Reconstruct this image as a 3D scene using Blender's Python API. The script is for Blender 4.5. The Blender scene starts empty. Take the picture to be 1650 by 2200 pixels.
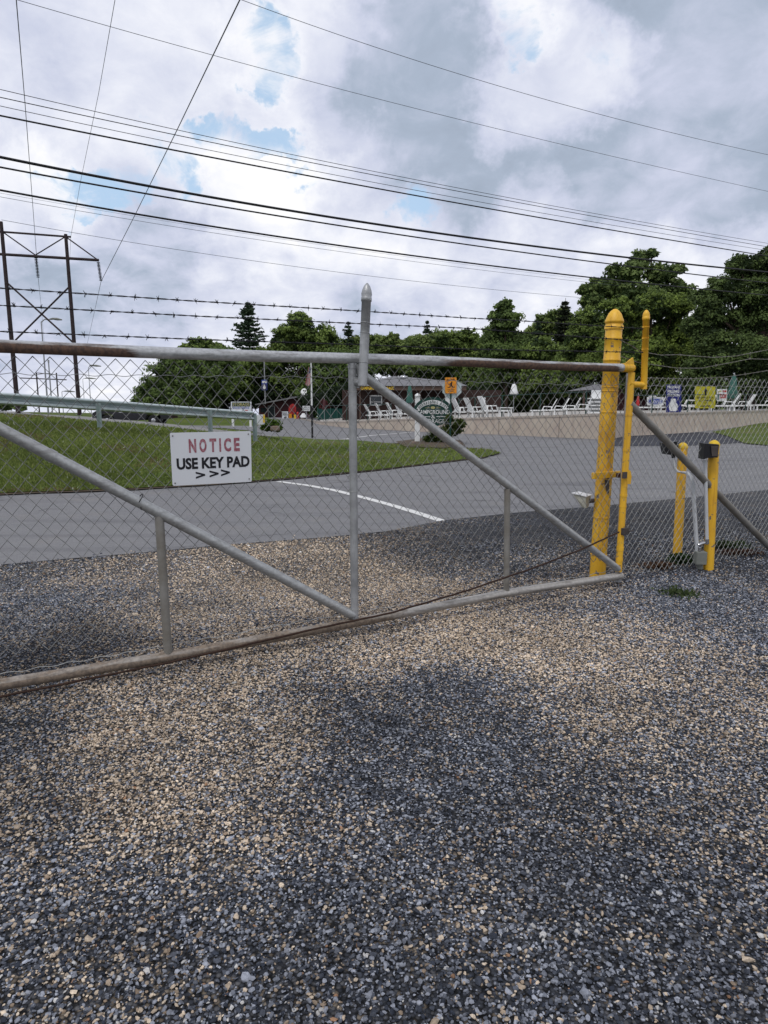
import bpy, bmesh, math, random
import numpy as np
from mathutils import Vector, Matrix, geometry
random.seed(7); RNG = np.random.default_rng(11)
PI = math.pi
# ------------------------------------------------------------------ camera
F = 1450.0; W, H = 1650.0, 2200.0; HOR = 866.0; CH = 1.6
PITCH = math.atan((H/2-HOR)/F)
scn = bpy.context.scene
cd = bpy.data.cameras.new("camera"); cam = bpy.data.objects.new("camera", cd)
scn.collection.objects.link(cam); scn.camera = cam
cd.sensor_fit = 'VERTICAL'; cd.sensor_height = 36; cd.sensor_width = 27; cd.lens = 36*F/H
cd.clip_start = 0.05; cd.clip_end = 6000
cam.location = (0, 0, CH); cam.rotation_euler = (PI/2-PITCH, 0, 0)
scn.view_settings.view_transform = 'Standard'; scn.view_settings.look = 'None'
scn.view_settings.exposure = 0.25; scn.view_settings.gamma = 1.0
cp, sp = math.cos(PITCH), math.sin(PITCH)
def ray(px, py):
    r = (px-W/2)/F; u = (H/2-py)/F
    return np.array([r, cp+u*sp, -sp+u*cp])
def at(px, py, Y):
    d = ray(px, py); return Vector((d*(Y/d[1])+[0, 0, CH]).tolist())
def atz(px, py, z):
    d = ray(px, py); return Vector((d*((z-CH)/d[2])+[0, 0, CH]).tolist())
def sst(a, b, x):
    t = np.clip((np.asarray(x, float)-a)/(b-a), 0, 1); return t*t*(3-2*t)
def terr(x, y):
    x = np.asarray(x, float); y = np.asarray(y, float)
    sp_ = np.log1p(np.exp(np.clip((-x-3.0)*2.2, -30, 30)))/2.2
    near = 1.35*np.tanh(0.19*sp_/1.35*1.05)
    far = (1-.85*sst(34, 42, y)*(1-sst(52, 58, y)))*.02*np.log1p(np.exp(np.clip(-x, -30, 60)))
    w = sst(24, 36, y)
    z = sst(9, 19, y)*((1-w)*near+w*far)
    z = z + .03*np.maximum(0, x-13)*sst(26, 44, y)
    z = z - .021*np.maximum(0, y-66)
    return z
def gnd(px, py):
    d = ray(px, py); o = np.array([0, 0, CH]); t = .8
    for _ in range(4000):
        p = o+d*t
        if p[2] <= terr(p[0], p[1]): break
        t += .02+.002*t
        if t > 300: break
    a, b = t*.97-.1, t
    for _ in range(30):
        m = (a+b)/2; p = o+d*m
        if p[2] <= terr(p[0], p[1]): b = m
        else: a = m
    p = o+d*b; return Vector(p.tolist())
# ------------------------------------------------------------------ node helpers
def N(nt, t, **kw):
    n = nt.nodes.new(t)
    for k, v in kw.items(): setattr(n, k, v)
    return n
def lk(nt, a, b): nt.links.new(a, b)
def vmath(nt, op, a, b=None):
    n = N(nt, 'ShaderNodeVectorMath', operation=op)
    for i, v in enumerate((a, b)):
        if v is None: continue
        if hasattr(v, 'links'): lk(nt, v, n.inputs[i])
        else: n.inputs[i].default_value = v
    return n
def fmath(nt, op, a, b=None, c=None, clamp=False):
    n = N(nt, 'ShaderNodeMath', operation=op); n.use_clamp = clamp
    for i, v in enumerate((a, b, c)):
        if v is None: continue
        if hasattr(v, 'links'): lk(nt, v, n.inputs[i])
        else: n.inputs[i].default_value = v
    return n.outputs[0]
def mapr(nt, v, a, b, c=0., d=1., smooth=False):
    n = N(nt, 'ShaderNodeMapRange'); n.interpolation_type = 'SMOOTHSTEP' if smooth else 'LINEAR'
    lk(nt, v, n.inputs['Value'])
    n.inputs['From Min'].default_value = a; n.inputs['From Max'].default_value = b
    n.inputs['To Min'].default_value = c; n.inputs['To Max'].default_value = d
    return n.outputs[0]
def mixc(nt, f, a, b, bt='MIX'):
    n = N(nt, 'ShaderNodeMix', data_type='RGBA', blend_type=bt); n.clamp_factor = True
    for s, v in ((n.inputs[0], f), (n.inputs[6], a), (n.inputs[7], b)):
        if hasattr(v, 'links'): lk(nt, v, s)
        elif isinstance(v, (int, float)): s.default_value = v
        else: s.default_value = (*v[:3], 1)
    return n.outputs[2]
def noise(nt, vec, scale, detail=3, rough=.5, dist=0., dims='3D'):
    n = N(nt, 'ShaderNodeTexNoise', noise_dimensions=dims)
    if vec is not None: lk(nt, vec, n.inputs['Vector'])
    n.inputs['Scale'].default_value = scale; n.inputs['Detail'].default_value = detail
    n.inputs['Roughness'].default_value = rough; n.inputs['Distortion'].default_value = dist
    return n
# ------------------------------------------------------------------ world: nishita sky + clouds
SUN_EL, SUN_AZ = 60, 205      # degrees; azimuth measured from +Y towards +X
world = bpy.data.worlds.new("World"); scn.world = world; world.use_nodes = True
world.cycles.sampling_method = 'MANUAL'; world.cycles.sample_map_resolution = 512
nt = world.node_tree; nt.nodes.clear()
out = N(nt, 'ShaderNodeOutputWorld'); bg = N(nt, 'ShaderNodeBackground'); lk(nt, bg.outputs[0], out.inputs[0])
bg.inputs['Strength'].default_value = .1
sky = N(nt, 'ShaderNodeTexSky'); sky.sky_type = 'NISHITA'; sky.sun_disc = False
sky.sun_elevation = math.radians(SUN_EL); sky.sun_rotation = math.radians(SUN_AZ)
tc = N(nt, 'ShaderNodeTexCoord'); D = tc.outputs['Generated']
sep = N(nt, 'ShaderNodeSeparateXYZ'); lk(nt, D, sep.inputs[0])
zz = fmath(nt, 'ADD', fmath(nt, 'MAXIMUM', sep.outputs[2], 0.0), .42)
cx = fmath(nt, 'DIVIDE', sep.outputs[0], zz); cy = fmath(nt, 'DIVIDE', sep.outputs[1], zz)
cmb = N(nt, 'ShaderNodeCombineXYZ'); lk(nt, cx, cmb.inputs[0]); lk(nt, cy, cmb.inputs[1])
P2 = cmb.outputs[0]
wn = noise(nt, D, 7.0, 6, .65)
wo = vmath(nt, 'SCALE', vmath(nt, 'SUBTRACT', wn.outputs['Color'], (.5, .5, .5)).outputs[0]); wo.inputs[3].default_value = .24
DW = vmath(nt, 'NORMALIZE', vmath(nt, 'ADD', D, wo.outputs[0]).outputs[0]).outputs[0]
def blob(px, py, rpx, soft=.0):
    d = ray(px, py); d = d/np.linalg.norm(d)
    dot = vmath(nt, 'DOT_PRODUCT', DW, tuple(d)).outputs['Value']
    c1 = math.cos(rpx/F*.95)
    return mapr(nt, dot, c1, 1-(1-c1)*(.05+soft*0), 0, 1, True)
def blobs(lst):
    acc = None
    for b in lst:
        m = fmath(nt, 'MULTIPLY', blob(b[0], b[1], b[2]), b[3])
        acc = m if acc is None else fmath(nt, 'ADD', acc, m)
    return acc
def fan(lst):      # soft masks on the sky sphere, warped by noise so that their borders break up
    return blobs(lst)
darkm = fan([(1500, 150, 330, 1.), (900, 270, 300, 1.), (1150, 330, 240, .55), (1500, 330, 260, .5), (700, 180, 180, .3),
             (230, 580, 230, .55), (60, 640, 200, .35), (500, 600, 200, .35), (870, 610, 260, .25), (430, 240, 160, .25), (200, 200, 200, .2), (-700, 100, 700, .5), (2300, 200, 600, .5), (825, -900, 900, .5)])
brightm = fan([(1170, 120, 190, 1.5), (700, 470, 200, .9), (520, 450, 150, .8), (100, 420, 130, .9), (350, 100, 240, .5), (640, 120, 180, .8), (900, 520, 180, .6), (1450, 470, 220, .4), (700, 40, 160, .5)])
bluem = fan([(550, 60, 80, .9), (490, 290, 100, 1.), (570, 300, 80, .9), (400, 350, 100, .9), (860, 425, 100, .95), (150, 400, 80, .8), (260, 410, 90, .9), (50, 310, 60, .5), (1110, 20, 80, .9), (1275, 100, 50, .7), (640, 380, 60, .5), (470, 460, 60, .5)])
n1 = noise(nt, P2, 3.0, 7, .55, .35); n3 = noise(nt, P2, 10.0, 6, .62, .4)
f1 = fmath(nt, 'SUBTRACT', n1.outputs[0], .5); f3 = fmath(nt, 'SUBTRACT', n3.outputs[0], .5)
darkc = fmath(nt, 'MINIMUM', darkm, 1.1); brc = fmath(nt, 'MINIMUM', brightm, 1.45); blc = fmath(nt, 'MINIMUM', bluem, 1.0)
nn = fmath(nt, 'ADD', fmath(nt, 'MULTIPLY', f1, 1.3), fmath(nt, 'MULTIPLY', f3, .62))
amp = fmath(nt, 'SUBTRACT', 1.0, fmath(nt, 'MULTIPLY', darkc, .35))
shade = fmath(nt, 'ADD', fmath(nt, 'ADD', .73, fmath(nt, 'MULTIPLY', nn, amp)), fmath(nt, 'SUBTRACT', fmath(nt, 'MULTIPLY', brc, .24), fmath(nt, 'MULTIPLY', darkc, .385)))
shade = fmath(nt, 'ADD', shade, fmath(nt, 'MULTIPLY', blc, .10))
cr = N(nt, 'ShaderNodeValToRGB'); lk(nt, shade, cr.inputs[0])
els = cr.color_ramp.elements
els[0].position = 0.08; els[0].color = (.32, .38, .475, 1)
els[1].position = 1.0; els[1].color = (1.0, 1.0, 1.02, 1)
for p, c in ((.30, (.41, .48, .60)), (.48, (.60, .64, .79)), (.66, (.74, .77, .89)), (.82, (.87, .89, .97))):
    e = els.new(p); e.color = (*c, 1)
cl = vmath(nt, 'SCALE', cr.outputs[0]); cl.inputs[3].default_value = 8.5
bl = fmath(nt, 'SUBTRACT', fmath(nt, 'ADD', fmath(nt, 'MULTIPLY', blc, .58), fmath(nt, 'ADD', fmath(nt, 'MULTIPLY', f3, 1.3), fmath(nt, 'MULTIPLY', f1, -1.0))), .36)
blm = mapr(nt, bl, 0.0, .34, 0, .92, True)
skyc = vmath(nt, 'ADD', vmath(nt, 'MULTIPLY', sky.outputs[0], (.4, .4, .4)).outputs[0], (3.0, 4.2, 5.5)).outputs[0]
lk(nt, mixc(nt, blm, cl.outputs[0], skyc), bg.inputs[0])
# sun
sl = bpy.data.lights.new("sun", 'SUN'); sl.energy = 1.1; sl.angle = math.radians(14); sl.color = (1, .96, .9)
so = bpy.data.objects.new("sun", sl); scn.collection.objects.link(so)
a_, e_ = math.radians(SUN_AZ), math.radians(SUN_EL)
sd = Vector((math.sin(a_)*math.cos(e_), math.cos(a_)*math.cos(e_), math.sin(e_)))
so.rotation_euler = sd.to_track_quat('Z', 'Y').to_euler()
# ------------------------------------------------------------------ materials
MATS = {}
def newmat(name):
    m = bpy.data.materials.new(name); m.use_nodes = True
    t = m.node_tree; b = t.nodes['Principled BSDF']; MATS[name] = m
    return m, t, b
def lin(r, g, b): return tuple(((c/255)/12.92 if c/255 <= .04045 else ((c/255+.055)/1.055)**2.4) for c in (r, g, b))
def pos(t): return N(t, 'ShaderNodeNewGeometry').outputs['Position']
def mat(name, c, rough=.6, metal=0., var=.25, scale=6., c2=None, bump=0., bscale=40., spec=.3, thr=None):
    m, t, b = newmat(name)
    P = pos(t); n = noise(t, P, scale, 6, .6)
    c2 = c2 or tuple(x*(1-var) for x in c)
    if thr: f = mapr(t, n.outputs[0], thr[0], thr[1], 0, 1)
    else: f = mapr(t, n.outputs[0], .3, .7, 0, 1)
    lk(t, mixc(t, f, c, c2), b.inputs['Base Color'])
    b.inputs['Roughness'].default_value = rough; b.inputs['Metallic'].default_value = metal
    b.inputs['Specular IOR Level'].default_value = spec
    if bump:
        bn = N(t, 'ShaderNodeBump'); bn.inputs['Strength'].default_value = bump; bn.inputs['Distance'].default_value = .01
        lk(t, noise(t, P, bscale, 4).outputs[0], bn.inputs['Height']); lk(t, bn.outputs[0], b.inputs['Normal'])
    return m
mat('galv', (.42, .43, .44), .45, .45, .25, 9, (.25, .255, .26), .15, 60)
mat('galv_dull', (.25, .245, .23), .6, .2, .3, 7, (.16, .145, .12), .2, 60)
mat('wire_metal', (.42, .43, .42), .5, .25, .3, 30, (.26, .26, .25))
mat('wire_gate', (.25, .255, .25), .5, .2, .3, 30, (.12, .12, .118))
mat('barb', (.028, .028, .033), .6, .4, .4, 30)
mat('cable_black', (.012, .012, .014), .6)
mat('cable_grey', (.10, .11, .13), .6)
mat('rope_rust', (.055, .028, .018), .9, 0, .5, 60, (.02, .012, .01), .5, 300)
mat('white_paint', (.72, .73, .73), .5, 0, .12, 5)
mat('sign_white', (.62, .64, .67), .4, 0, .06, 3)
mat('letter_red', (.26, .075, .10), .6, 0, .3, 60, (.42, .26, .29), thr=(.45, .7))
mat('letter_black', (.010, .010, .014), .5)
mat('letter_white', (.75, .76, .76), .5)
mat('letter_yellow', (.75, .50, .03), .5)
mat('red_paint', (.45, .03, .03), .5)
mat('orange_paint', (.75, .28, .02), .45)
mat('blue_paint', (.015, .02, .16), .4)
mat('blue_light', (.05, .09, .38), .4)
mat('yellow_sign', (.46, .42, .03), .5)
mat('green_sign', (.008, .045, .035), .45)
mat('green_cloth', (.045, .13, .105), .8)
mat('green_screen', (.01, .06, .05), .9)
mat('teal_gold', (.45, .40, .18), .5)
mat('plastic_white', (.80, .81, .80), .5, 0, .12, 8)
mat('black_plastic', (.012, .012, .015), .4)
mat('box_grey', (.19, .20, .18), .5, 0, .2, 20)
mat('box_cream', (.52, .51, .42), .5, 0, .25, 15)
mat('conduit', (.50, .52, .54), .45, 0, .15, 12)
mat('brown_wall', (.045, .024, .020), .8, 0, .35, 3)
mat('brown_fascia', (.10, .065, .05), .7)
mat('maroon', (.075, .026, .030), .8)
mat('roof_grey', (.19, .19, .20), .85, 0, .3, 2.5, bump=.3, bscale=12)
mat('dark_glass', (.02, .03, .04), .15, 0, .2, 2, spec=.6)
mat('conc_cap', (.42, .37, .32), .8)
mat('deck_conc', (.40, .38, .35), .85)
mat('guard_steel', (.46, .52, .53), .45, .0, .2, 4, (.34, .40, .41))
mat('guard_post', (.22, .28, .28), .5, .2, .2, 6)
mat('wood_pole', (.045, .032, .034), .9, 0, .5, 3)
mat('steel_pole', (.33, .34, .36), .5, .3)
mat('glass_ins', (.012, .012, .015), .9, spec=.05)
mat('car_black', (.012, .013, .018), .18, .2, .1, 2, spec=.7)
mat('tyre', (.015, .015, .016), .85)
mat('chrome', (.6, .6, .62), .2, .9)
mat('bark', (.07, .05, .038), .9, 0, .4, 12, bump=.5, bscale=30)
mat('rock', (.20, .15, .12), .9, 0, .4, 4, bump=.5, bscale=10)
mat('white_road', (.62, .62, .60), .7, 0, .3, 18, (.35, .35, .34), thr=(.55, .75))
mat('path', (.23, .225, .215), .9, 0, .25, 3)
mat('dirt', (.10, .075, .05), .95, 0, .4, 5)
mat('steel_dark', (.10, .085, .08), .6, .4, .4, 20)
mat('rust', (.10, .035, .02), .85, 0, .5, 40)

m, t, b = newmat('conc_wall'); P = pos(t)
c = mixc(t, mapr(t, noise(t, P, 1.1, 5).outputs[0], .3, .7), (.50, .44, .36), (.40, .33, .28))
mp = N(t, 'ShaderNodeMapping'); mp.inputs['Scale'].default_value = (5, 5, .6); lk(t, P, mp.inputs[0])
c = mixc(t, mapr(t, noise(t, mp.outputs[0], 1, 5, .6).outputs[0], .52, .75, 0, .55), c, (.24, .19, .16))
sx = N(t, 'ShaderNodeSeparateXYZ'); lk(t, P, sx.inputs[0])
jn = fmath(t, 'LESS_THAN', fmath(t, 'ABSOLUTE', fmath(t, 'SUBTRACT', fmath(t, 'FRACT', fmath(t, 'MULTIPLY', sx.outputs[0], .42)), .5)), .008)
c = mixc(t, fmath(t, 'MULTIPLY', jn, .6), c, (.14, .12, .10)); lk(t, c, b.inputs['Base Color']); b.inputs['Roughness'].default_value = .9
def yellowmat(name, chip=(.59, .61)):
    m, t, b = newmat(name); P = pos(t)
    n1 = noise(t, P, 5, 4); n2 = noise(t, P, 22, 6, .65); n3 = noise(t, P, 9, 3)
    c = mixc(t, mapr(t, n1.outputs[0], .3, .7), (.76, .44, .022), (.64, .345, .018))
    mk = mapr(t, n2.outputs[0], chip[0], chip[1]); mk = fmath(t, 'MULTIPLY', mk, mapr(t, n3.outputs[0], .42, .52))
    c = mixc(t, mk, c, (.13, .12, .115))
    dr = N(t, 'ShaderNodeMapping'); dr.inputs['Scale'].default_value = (30, 30, 2.2); lk(t, P, dr.inputs[0])
    st = noise(t, dr.outputs[0], 1.0, 4); c = mixc(t, mapr(t, st.outputs[0], .52, .72, 0, .5), c, (.28, .12, .012))
    lk(t, c, b.inputs['Base Color']); b.inputs['Roughness'].default_value = .48
    bn = N(t, 'ShaderNodeBump'); bn.inputs['Strength'].default_value = .35; bn.inputs['Distance'].default_value = .004
    lk(t, fmath(t, 'SUBTRACT', noise(t, P, 70, 3).outputs[0], mk), bn.inputs['Height']); lk(t, bn.outputs[0], b.inputs['Normal'])
yellowmat('yellow'); yellowmat('yellow_clean', (.72, .75))

# ------------------------------------------------------------------ mesh builder and object helpers
COL = scn.collection
def wloc(o):
    v = Vector((0, 0, 0))
    while o: v += o.location; o = o.parent
    return v
def tag(o, label=None, cat=None, group=None, kind=None):
    if label: o['label'] = label
    if cat: o['category'] = cat
    if group: o['group'] = group
    if kind: o['kind'] = kind
    return o
def empty(name, loc, label, cat, group=None):
    o = bpy.data.objects.new(name, None); COL.objects.link(o); o.location = loc; o.empty_display_size = .2
    return tag(o, label, cat, group)
class MB:
    def __init__(s): s.v = []; s.f = []; s.sm = []
    def add(s, vs, fs, smooth=False):
        b = len(s.v); s.v += [tuple(v) for v in vs]
        s.f += [tuple(b+i for i in f) for f in fs]; s.sm += [smooth]*len(fs); return s
    def box(s, c, d, rot=None, bev=0.):
        hx, hy, hz = d[0]/2, d[1]/2, d[2]/2
        if bev > 0:
            bm = bmesh.new(); bmesh.ops.create_cube(bm, size=1)
            for v in bm.verts: v.co = Vector((v.co.x*d[0], v.co.y*d[1], v.co.z*d[2]))
            bmesh.ops.bevel(bm, geom=bm.edges[:], offset=bev, segments=2, affect='EDGES', profile=.6)
            vs = [v.co.copy() for v in bm.verts]; fs = [[v.index for v in f.verts] for f in bm.faces]; bm.free()
        else:
            vs = [Vector((x*hx, y*hy, z*hz)) for x in (-1, 1) for y in (-1, 1) for z in (-1, 1)]
            fs = [(0, 1, 3, 2), (4, 6, 7, 5), (0, 4, 5, 1), (2, 3, 7, 6), (0, 2, 6, 4), (1, 5, 7, 3)]
        c = Vector(c)
        if rot is not None: vs = [rot @ v for v in vs]
        return s.add([v+c for v in vs], fs)
    def tube(s, pts, r, n=12, cap=True, smooth=True):
        pts = [Vector(p) for p in pts]; m = len(pts)
        rs = r if isinstance(r, (list, tuple)) else [r]*m
        vs = []; up = None
        for i, p in enumerate(pts):
            t = (pts[min(i+1, m-1)]-pts[max(i-1, 0)]).normalized()
            if up is None:
                up = Vector((0, 0, 1)) if abs(t.z) < .9 else Vector((0, 1, 0))
            a = t.cross(up).normalized(); b = a.cross(t).normalized(); up = b
            for k in range(n):
                w = 2*PI*k/n+PI/n; vs.append(p+(a*math.cos(w)+b*math.sin(w))*rs[i])
        fs = [(i*n+k, i*n+(k+1) % n, (i+1)*n+(k+1) % n, (i+1)*n+k) for i in range(m-1) for k in range(n)]
        s.add(vs, fs, smooth)
        if cap:
            s.add(vs[:n], [tuple(range(n))[::-1]]); s.add(vs[-n:], [tuple(range(n))])
        return s
    def lathe(s, base, prof, axis=Vector((0, 0, 1)), n=20):
        base = Vector(base); axis = Vector(axis).normalized()
        return s.tube([base+axis*h for r, h in prof], [max(r, .0005) for r, h in prof], n)
    def prism(s, poly, off):      # extrude planar 3D polygon by vector off
        n = len(poly); off = Vector(off); p = [Vector(q) for q in poly]
        s.add(p+[q+off for q in p], [tuple(range(n))[::-1], tuple(range(n, 2*n))]+[(i, (i+1) % n, n+(i+1) % n, n+i) for i in range(n)])
        return s
    def build(s, name, m, parent=None, **kw):
        o = Vector((0, 0, 0)) if parent is None else wloc(parent)
        me = bpy.data.meshes.new(name)
        me.from_pydata([(v[0]-o.x, v[1]-o.y, v[2]-o.z) for v in s.v], [], s.f)
        me.polygons.foreach_set('use_smooth', s.sm); me.materials.append(MATS[m] if isinstance(m, str) else m); me.update()
        ob = bpy.data.objects.new(name, me); COL.objects.link(ob)
        if parent: ob.parent = parent
        if kw: tag(ob, **kw)
        return ob
def npmesh(name, V, Fc, m, cols=None, parent=None, smooth=False, orig=None):
    V = np.asarray(V, np.float32); Fc = np.asarray(Fc, np.int32); k = Fc.shape[1]
    if orig is not None: V = V-np.array(orig, np.float32)
    me = bpy.data.meshes.new(name); me.vertices.add(len(V)); me.vertices.foreach_set('co', V.ravel())
    me.loops.add(Fc.size); me.loops.foreach_set('vertex_index', Fc.ravel())
    me.polygons.add(len(Fc)); me.polygons.foreach_set('loop_start', np.arange(0, Fc.size, k, dtype=np.int32))
    me.polygons.foreach_set('use_smooth', np.full(len(Fc), smooth, bool))
    me.update(calc_edges=True)
    if cols is not None:
        a = me.color_attributes.new('col', 'FLOAT_COLOR', 'POINT')
        c = np.ones((len(V), 4), np.float32); c[:, :cols.shape[1]] = cols; a.data.foreach_set('color', c.ravel())
    me.materials.append(MATS[m]); ob = bpy.data.objects.new(name, me); COL.objects.link(ob)
    if parent: ob.parent = parent
    return ob
def copy_tree(o, parent=None):
    c = o.copy(); COL.objects.link(c); c.parent = parent
    for ch in [x for x in COL.objects if x.parent == o]: copy_tree(ch, c)
    return c
_tc = {}
def text2d(st, bold=0.0):
    if (st, bold) in _tc: return _tc[(st, bold)]
    cu = bpy.data.curves.new('t', 'FONT'); cu.body = st; cu.size = 1; cu.offset = bold; cu.resolution_u = 3; cu.fill_mode = 'FRONT'
    o = bpy.data.objects.new('t', cu); COL.objects.link(o); bpy.context.view_layer.update()
    me = bpy.data.meshes.new_from_object(o.evaluated_get(bpy.context.evaluated_depsgraph_get()))
    v = np.array([list(q.co)[:2] for q in me.vertices]); f = [tuple(p.vertices) for p in me.polygons]
    bpy.data.objects.remove(o); bpy.data.meshes.remove(me); bpy.data.curves.remove(cu)
    v -= v.min(0); v /= v.max(0); _tc[(st, bold)] = (v, f); return v, f
class Quad:      # a flat board given by its world corners; (u,v) from bottom-left, offset towards the viewer side
    def __init__(s, tl, tr, br, bl):
        s.c = [Vector(p) for p in (tl, tr, br, bl)]
        n = (s.c[1]-s.c[0]).cross(s.c[3]-s.c[0]).normalized()
        s.n = -n if n.y > 0 else n
    def p(s, u, v, o=0.): 
        tl, tr, br, bl = s.c
        return (bl*(1-u)+br*u)*(1-v)+(tl*(1-u)+tr*u)*v+s.n*o
    def board(s, name, m, parent, th=.01, rnd=0, **kw):
        mb = MB(); pl = [(0, 0), (1, 0), (1, 1), (0, 1)]
        if rnd:
            pl = []
            asp = (s.c[1]-s.c[0]).length/(s.c[3]-s.c[0]).length
            for cxx, cyy, a0 in ((1-rnd, rnd*asp, -90), (1-rnd, 1-rnd*asp, 0), (rnd, 1-rnd*asp, 90), (rnd, rnd*asp, 180)):
                for k in range(5):
                    a = math.radians(a0+k*22.5); pl.append((cxx+rnd*math.cos(a), cyy+rnd*asp*math.sin(a)))
        mb.prism([s.p(u, v) for u, v in pl], s.n*-th); return mb.build(name, m, parent, **kw)
    def text(s, st, rect, m, parent, o=.003, bold=0., name='lettering', mb=None, shear=0):
        v, f = text2d(st, bold); u0, v0, u1, v1 = rect; M_ = mb or MB()
        M_.add([s.p(u0+(u1-u0)*(a+shear*b), v0+(v1-v0)*b, o) for a, b in v], f)
        return M_ if mb else M_.build(name, m, parent)
    def poly(s, pts, m, parent, o=.003, name='mark', th=.0, mb=None):
        M_ = mb or MB(); P_ = [s.p(u, v, o) for u, v in pts]
        M_.add(P_, [tuple(range(len(P_)))]); return M_ if mb else M_.build(name, m, parent)
def pq(x0, y0, x1, y1, Y): return Quad(at(x0, y0, Y), at(x1, y0, Y), at(x1, y1, Y), at(x0, y1, Y))
def ell(cx, cy, rx, ry, n=28, a0=0, a1=360): return [(cx+rx*math.cos(math.radians(a0+(a1-a0)*k/n)), cy+ry*math.sin(math.radians(a0+(a1-a0)*k/n))) for k in range(n+(0 if a1-a0 == 360 else 1))]

# ------------------------------------------------------------------ ground sheets
def colmat(name, rough=.9, fn=None):
    m, t, b = newmat(name); b.inputs['Roughness'].default_value = rough; b.inputs['Specular IOR Level'].default_value = .2
    a = N(t, 'ShaderNodeVertexColor', layer_name='col'); fn(t, b, a.outputs[0]); return m
# far grassland / base ground
m, t, b = newmat('grass'); P = pos(t)
c = mixc(t, mapr(t, noise(t, P, .35, 5).outputs[0], .35, .65), (.085, .12, .025), (.145, .165, .045))
c = mixc(t, mapr(t, noise(t, P, 9, 5, .7).outputs[0], .35, .7), c, (.036, .066, .012))
c = mixc(t, mapr(t, noise(t, P, 1.1, 4, .6).outputs[0], .58, .74, 0, .75), c, (.13, .105, .055))
lk(t, c, b.inputs['Base Color']); b.inputs['Roughness'].default_value = .95; b.inputs['Specular IOR Level'].default_value = .1
bn = N(t, 'ShaderNodeBump'); bn.inputs['Strength'].default_value = .8; bn.inputs['Distance'].default_value = .03
lk(t, noise(t, P, 30, 4).outputs[0], bn.inputs['Height']); lk(t, bn.outputs[0], b.inputs['Normal'])
# asphalt
m, t, b = newmat('asphalt'); P = pos(t)
c = mixc(t, mapr(t, noise(t, P, .45, 5).outputs[0], .3, .7), (.104, .107, .120), (.142, .142, .150))
c = mixc(t, mapr(t, noise(t, P, 14, 5, .7).outputs[0], .38, .66, 0, .55), c, (.19, .19, .195))
c = mixc(t, mapr(t, noise(t, P, 5, 6, .7).outputs[0], .54, .70, 0, .5), c, (.075, .075, .082))
c = mixc(t, mapr(t, noise(t, P, 110, 3, .7).outputs[0], .4, .68), c, (.235, .232, .228))
c = mixc(t, mapr(t, noise(t, P, 90, 2, .7).outputs[0], .55, .75), c, (.07, .07, .075))
c = mixc(t, mapr(t, noise(t, P, 1.3, 5, .65).outputs[0], .56, .72, 0, .4), c, (.19, .175, .16))
sm_ = N(t, 'ShaderNodeMapping'); sm_.inputs['Rotation'].default_value = (0, 0, .25); sm_.inputs['Scale'].default_value = (.22, 2.2, 1); lk(t, P, sm_.inputs[0])
c = mixc(t, mapr(t, noise(t, sm_.outputs[0], 1.0, 4, .55).outputs[0], .5, .68, 0, .4), c, (.07, .07, .078))
lk(t, c, b.inputs['Base Color']); b.inputs['Roughness'].default_value = .85; b.inputs['Specular IOR Level'].default_value = .35
vc = N(t, 'ShaderNodeTexVoronoi'); vc.feature = 'DISTANCE_TO_EDGE'; vc.inputs['Scale'].default_value = .33
vv_ = vmath(t, 'SCALE', noise(t, P, 1.5, 6, .6).outputs['Color']); vv_.inputs[3].default_value = 1.2; lk(t, vmath(t, 'ADD', P, vv_.outputs[0]).outputs[0], vc.inputs['Vector'])
ck = fmath(t, 'MULTIPLY', mapr(t, vc.outputs['Distance'], .0, .012, 1, 0), mapr(t, noise(t, P, .5, 2).outputs[0], .48, .58)); c = mixc(t, fmath(t, 'MULTIPLY', ck, .7), c, (.03, .03, .032)); lk(t, c, b.inputs['Base Color'])
bn = N(t, 'ShaderNodeBump'); bn.inputs['Strength'].default_value = .5; bn.inputs['Distance'].default_value = .006
lk(t, noise(t, P, 120, 3).outputs[0], bn.inputs['Height']); lk(t, bn.outputs[0], b.inputs['Normal'])
mat('asphalt_new', (.035, .037, .048), .8, 0, .25, 1.5, bump=.4, bscale=90)
mat('seam', (.02, .02, .022), .9)
# gravel underlay
def gravel_fn(t, b, a):
    P = pos(t); sc = 75
    v = N(t, 'ShaderNodeTexVoronoi'); v.inputs['Scale'].default_value = sc; lk(t, P, v.inputs['Vector'])
    sp3 = N(t, 'ShaderNodeSeparateColor'); lk(t, v.outputs['Color'], sp3.inputs[0])
    sa = N(t, 'ShaderNodeSeparateColor'); lk(t, a, sa.inputs[0])
    istan = fmath(t, 'LESS_THAN', sp3.outputs[0], sa.outputs[0])
    r = N(t, 'ShaderNodeValToRGB'); lk(t, sp3.outputs[1], r.inputs[0])
    r.color_ramp.elements[0].color = (.05, .058, .075, 1); r.color_ramp.elements[1].color = (.26, .26, .27, 1)
    e = r.color_ramp.elements.new(.6); e.color = (.11, .118, .14, 1)
    r2 = N(t, 'ShaderNodeValToRGB'); lk(t, sp3.outputs[1], r2.inputs[0])
    r2.color_ramp.elements[0].color = (.20, .16, .12, 1); r2.color_ramp.elements[1].color = (.46, .39, .31, 1)
    c = mixc(t, istan, r.outputs[0], r2.outputs[0])
    edge = mapr(t, v.outputs['Distance'], .35, .75, 1.0, .15)
    c = mixc(t, 1.0, c, edge, 'MULTIPLY'); c = mixc(t, 1.0, c, sa.outputs[1], 'MULTIPLY')
    lk(t, c, b.inputs['Base Color'])
    bn = N(t, 'ShaderNodeBump'); bn.inputs['Strength'].default_value = 1.; bn.inputs['Distance'].default_value = .006; bn.invert = True
    lk(t, v.outputs['Distance'], bn.inputs['Height']); lk(t, bn.outputs[0], b.inputs['Normal'])
colmat('gravel', .9, gravel_fn)
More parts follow.
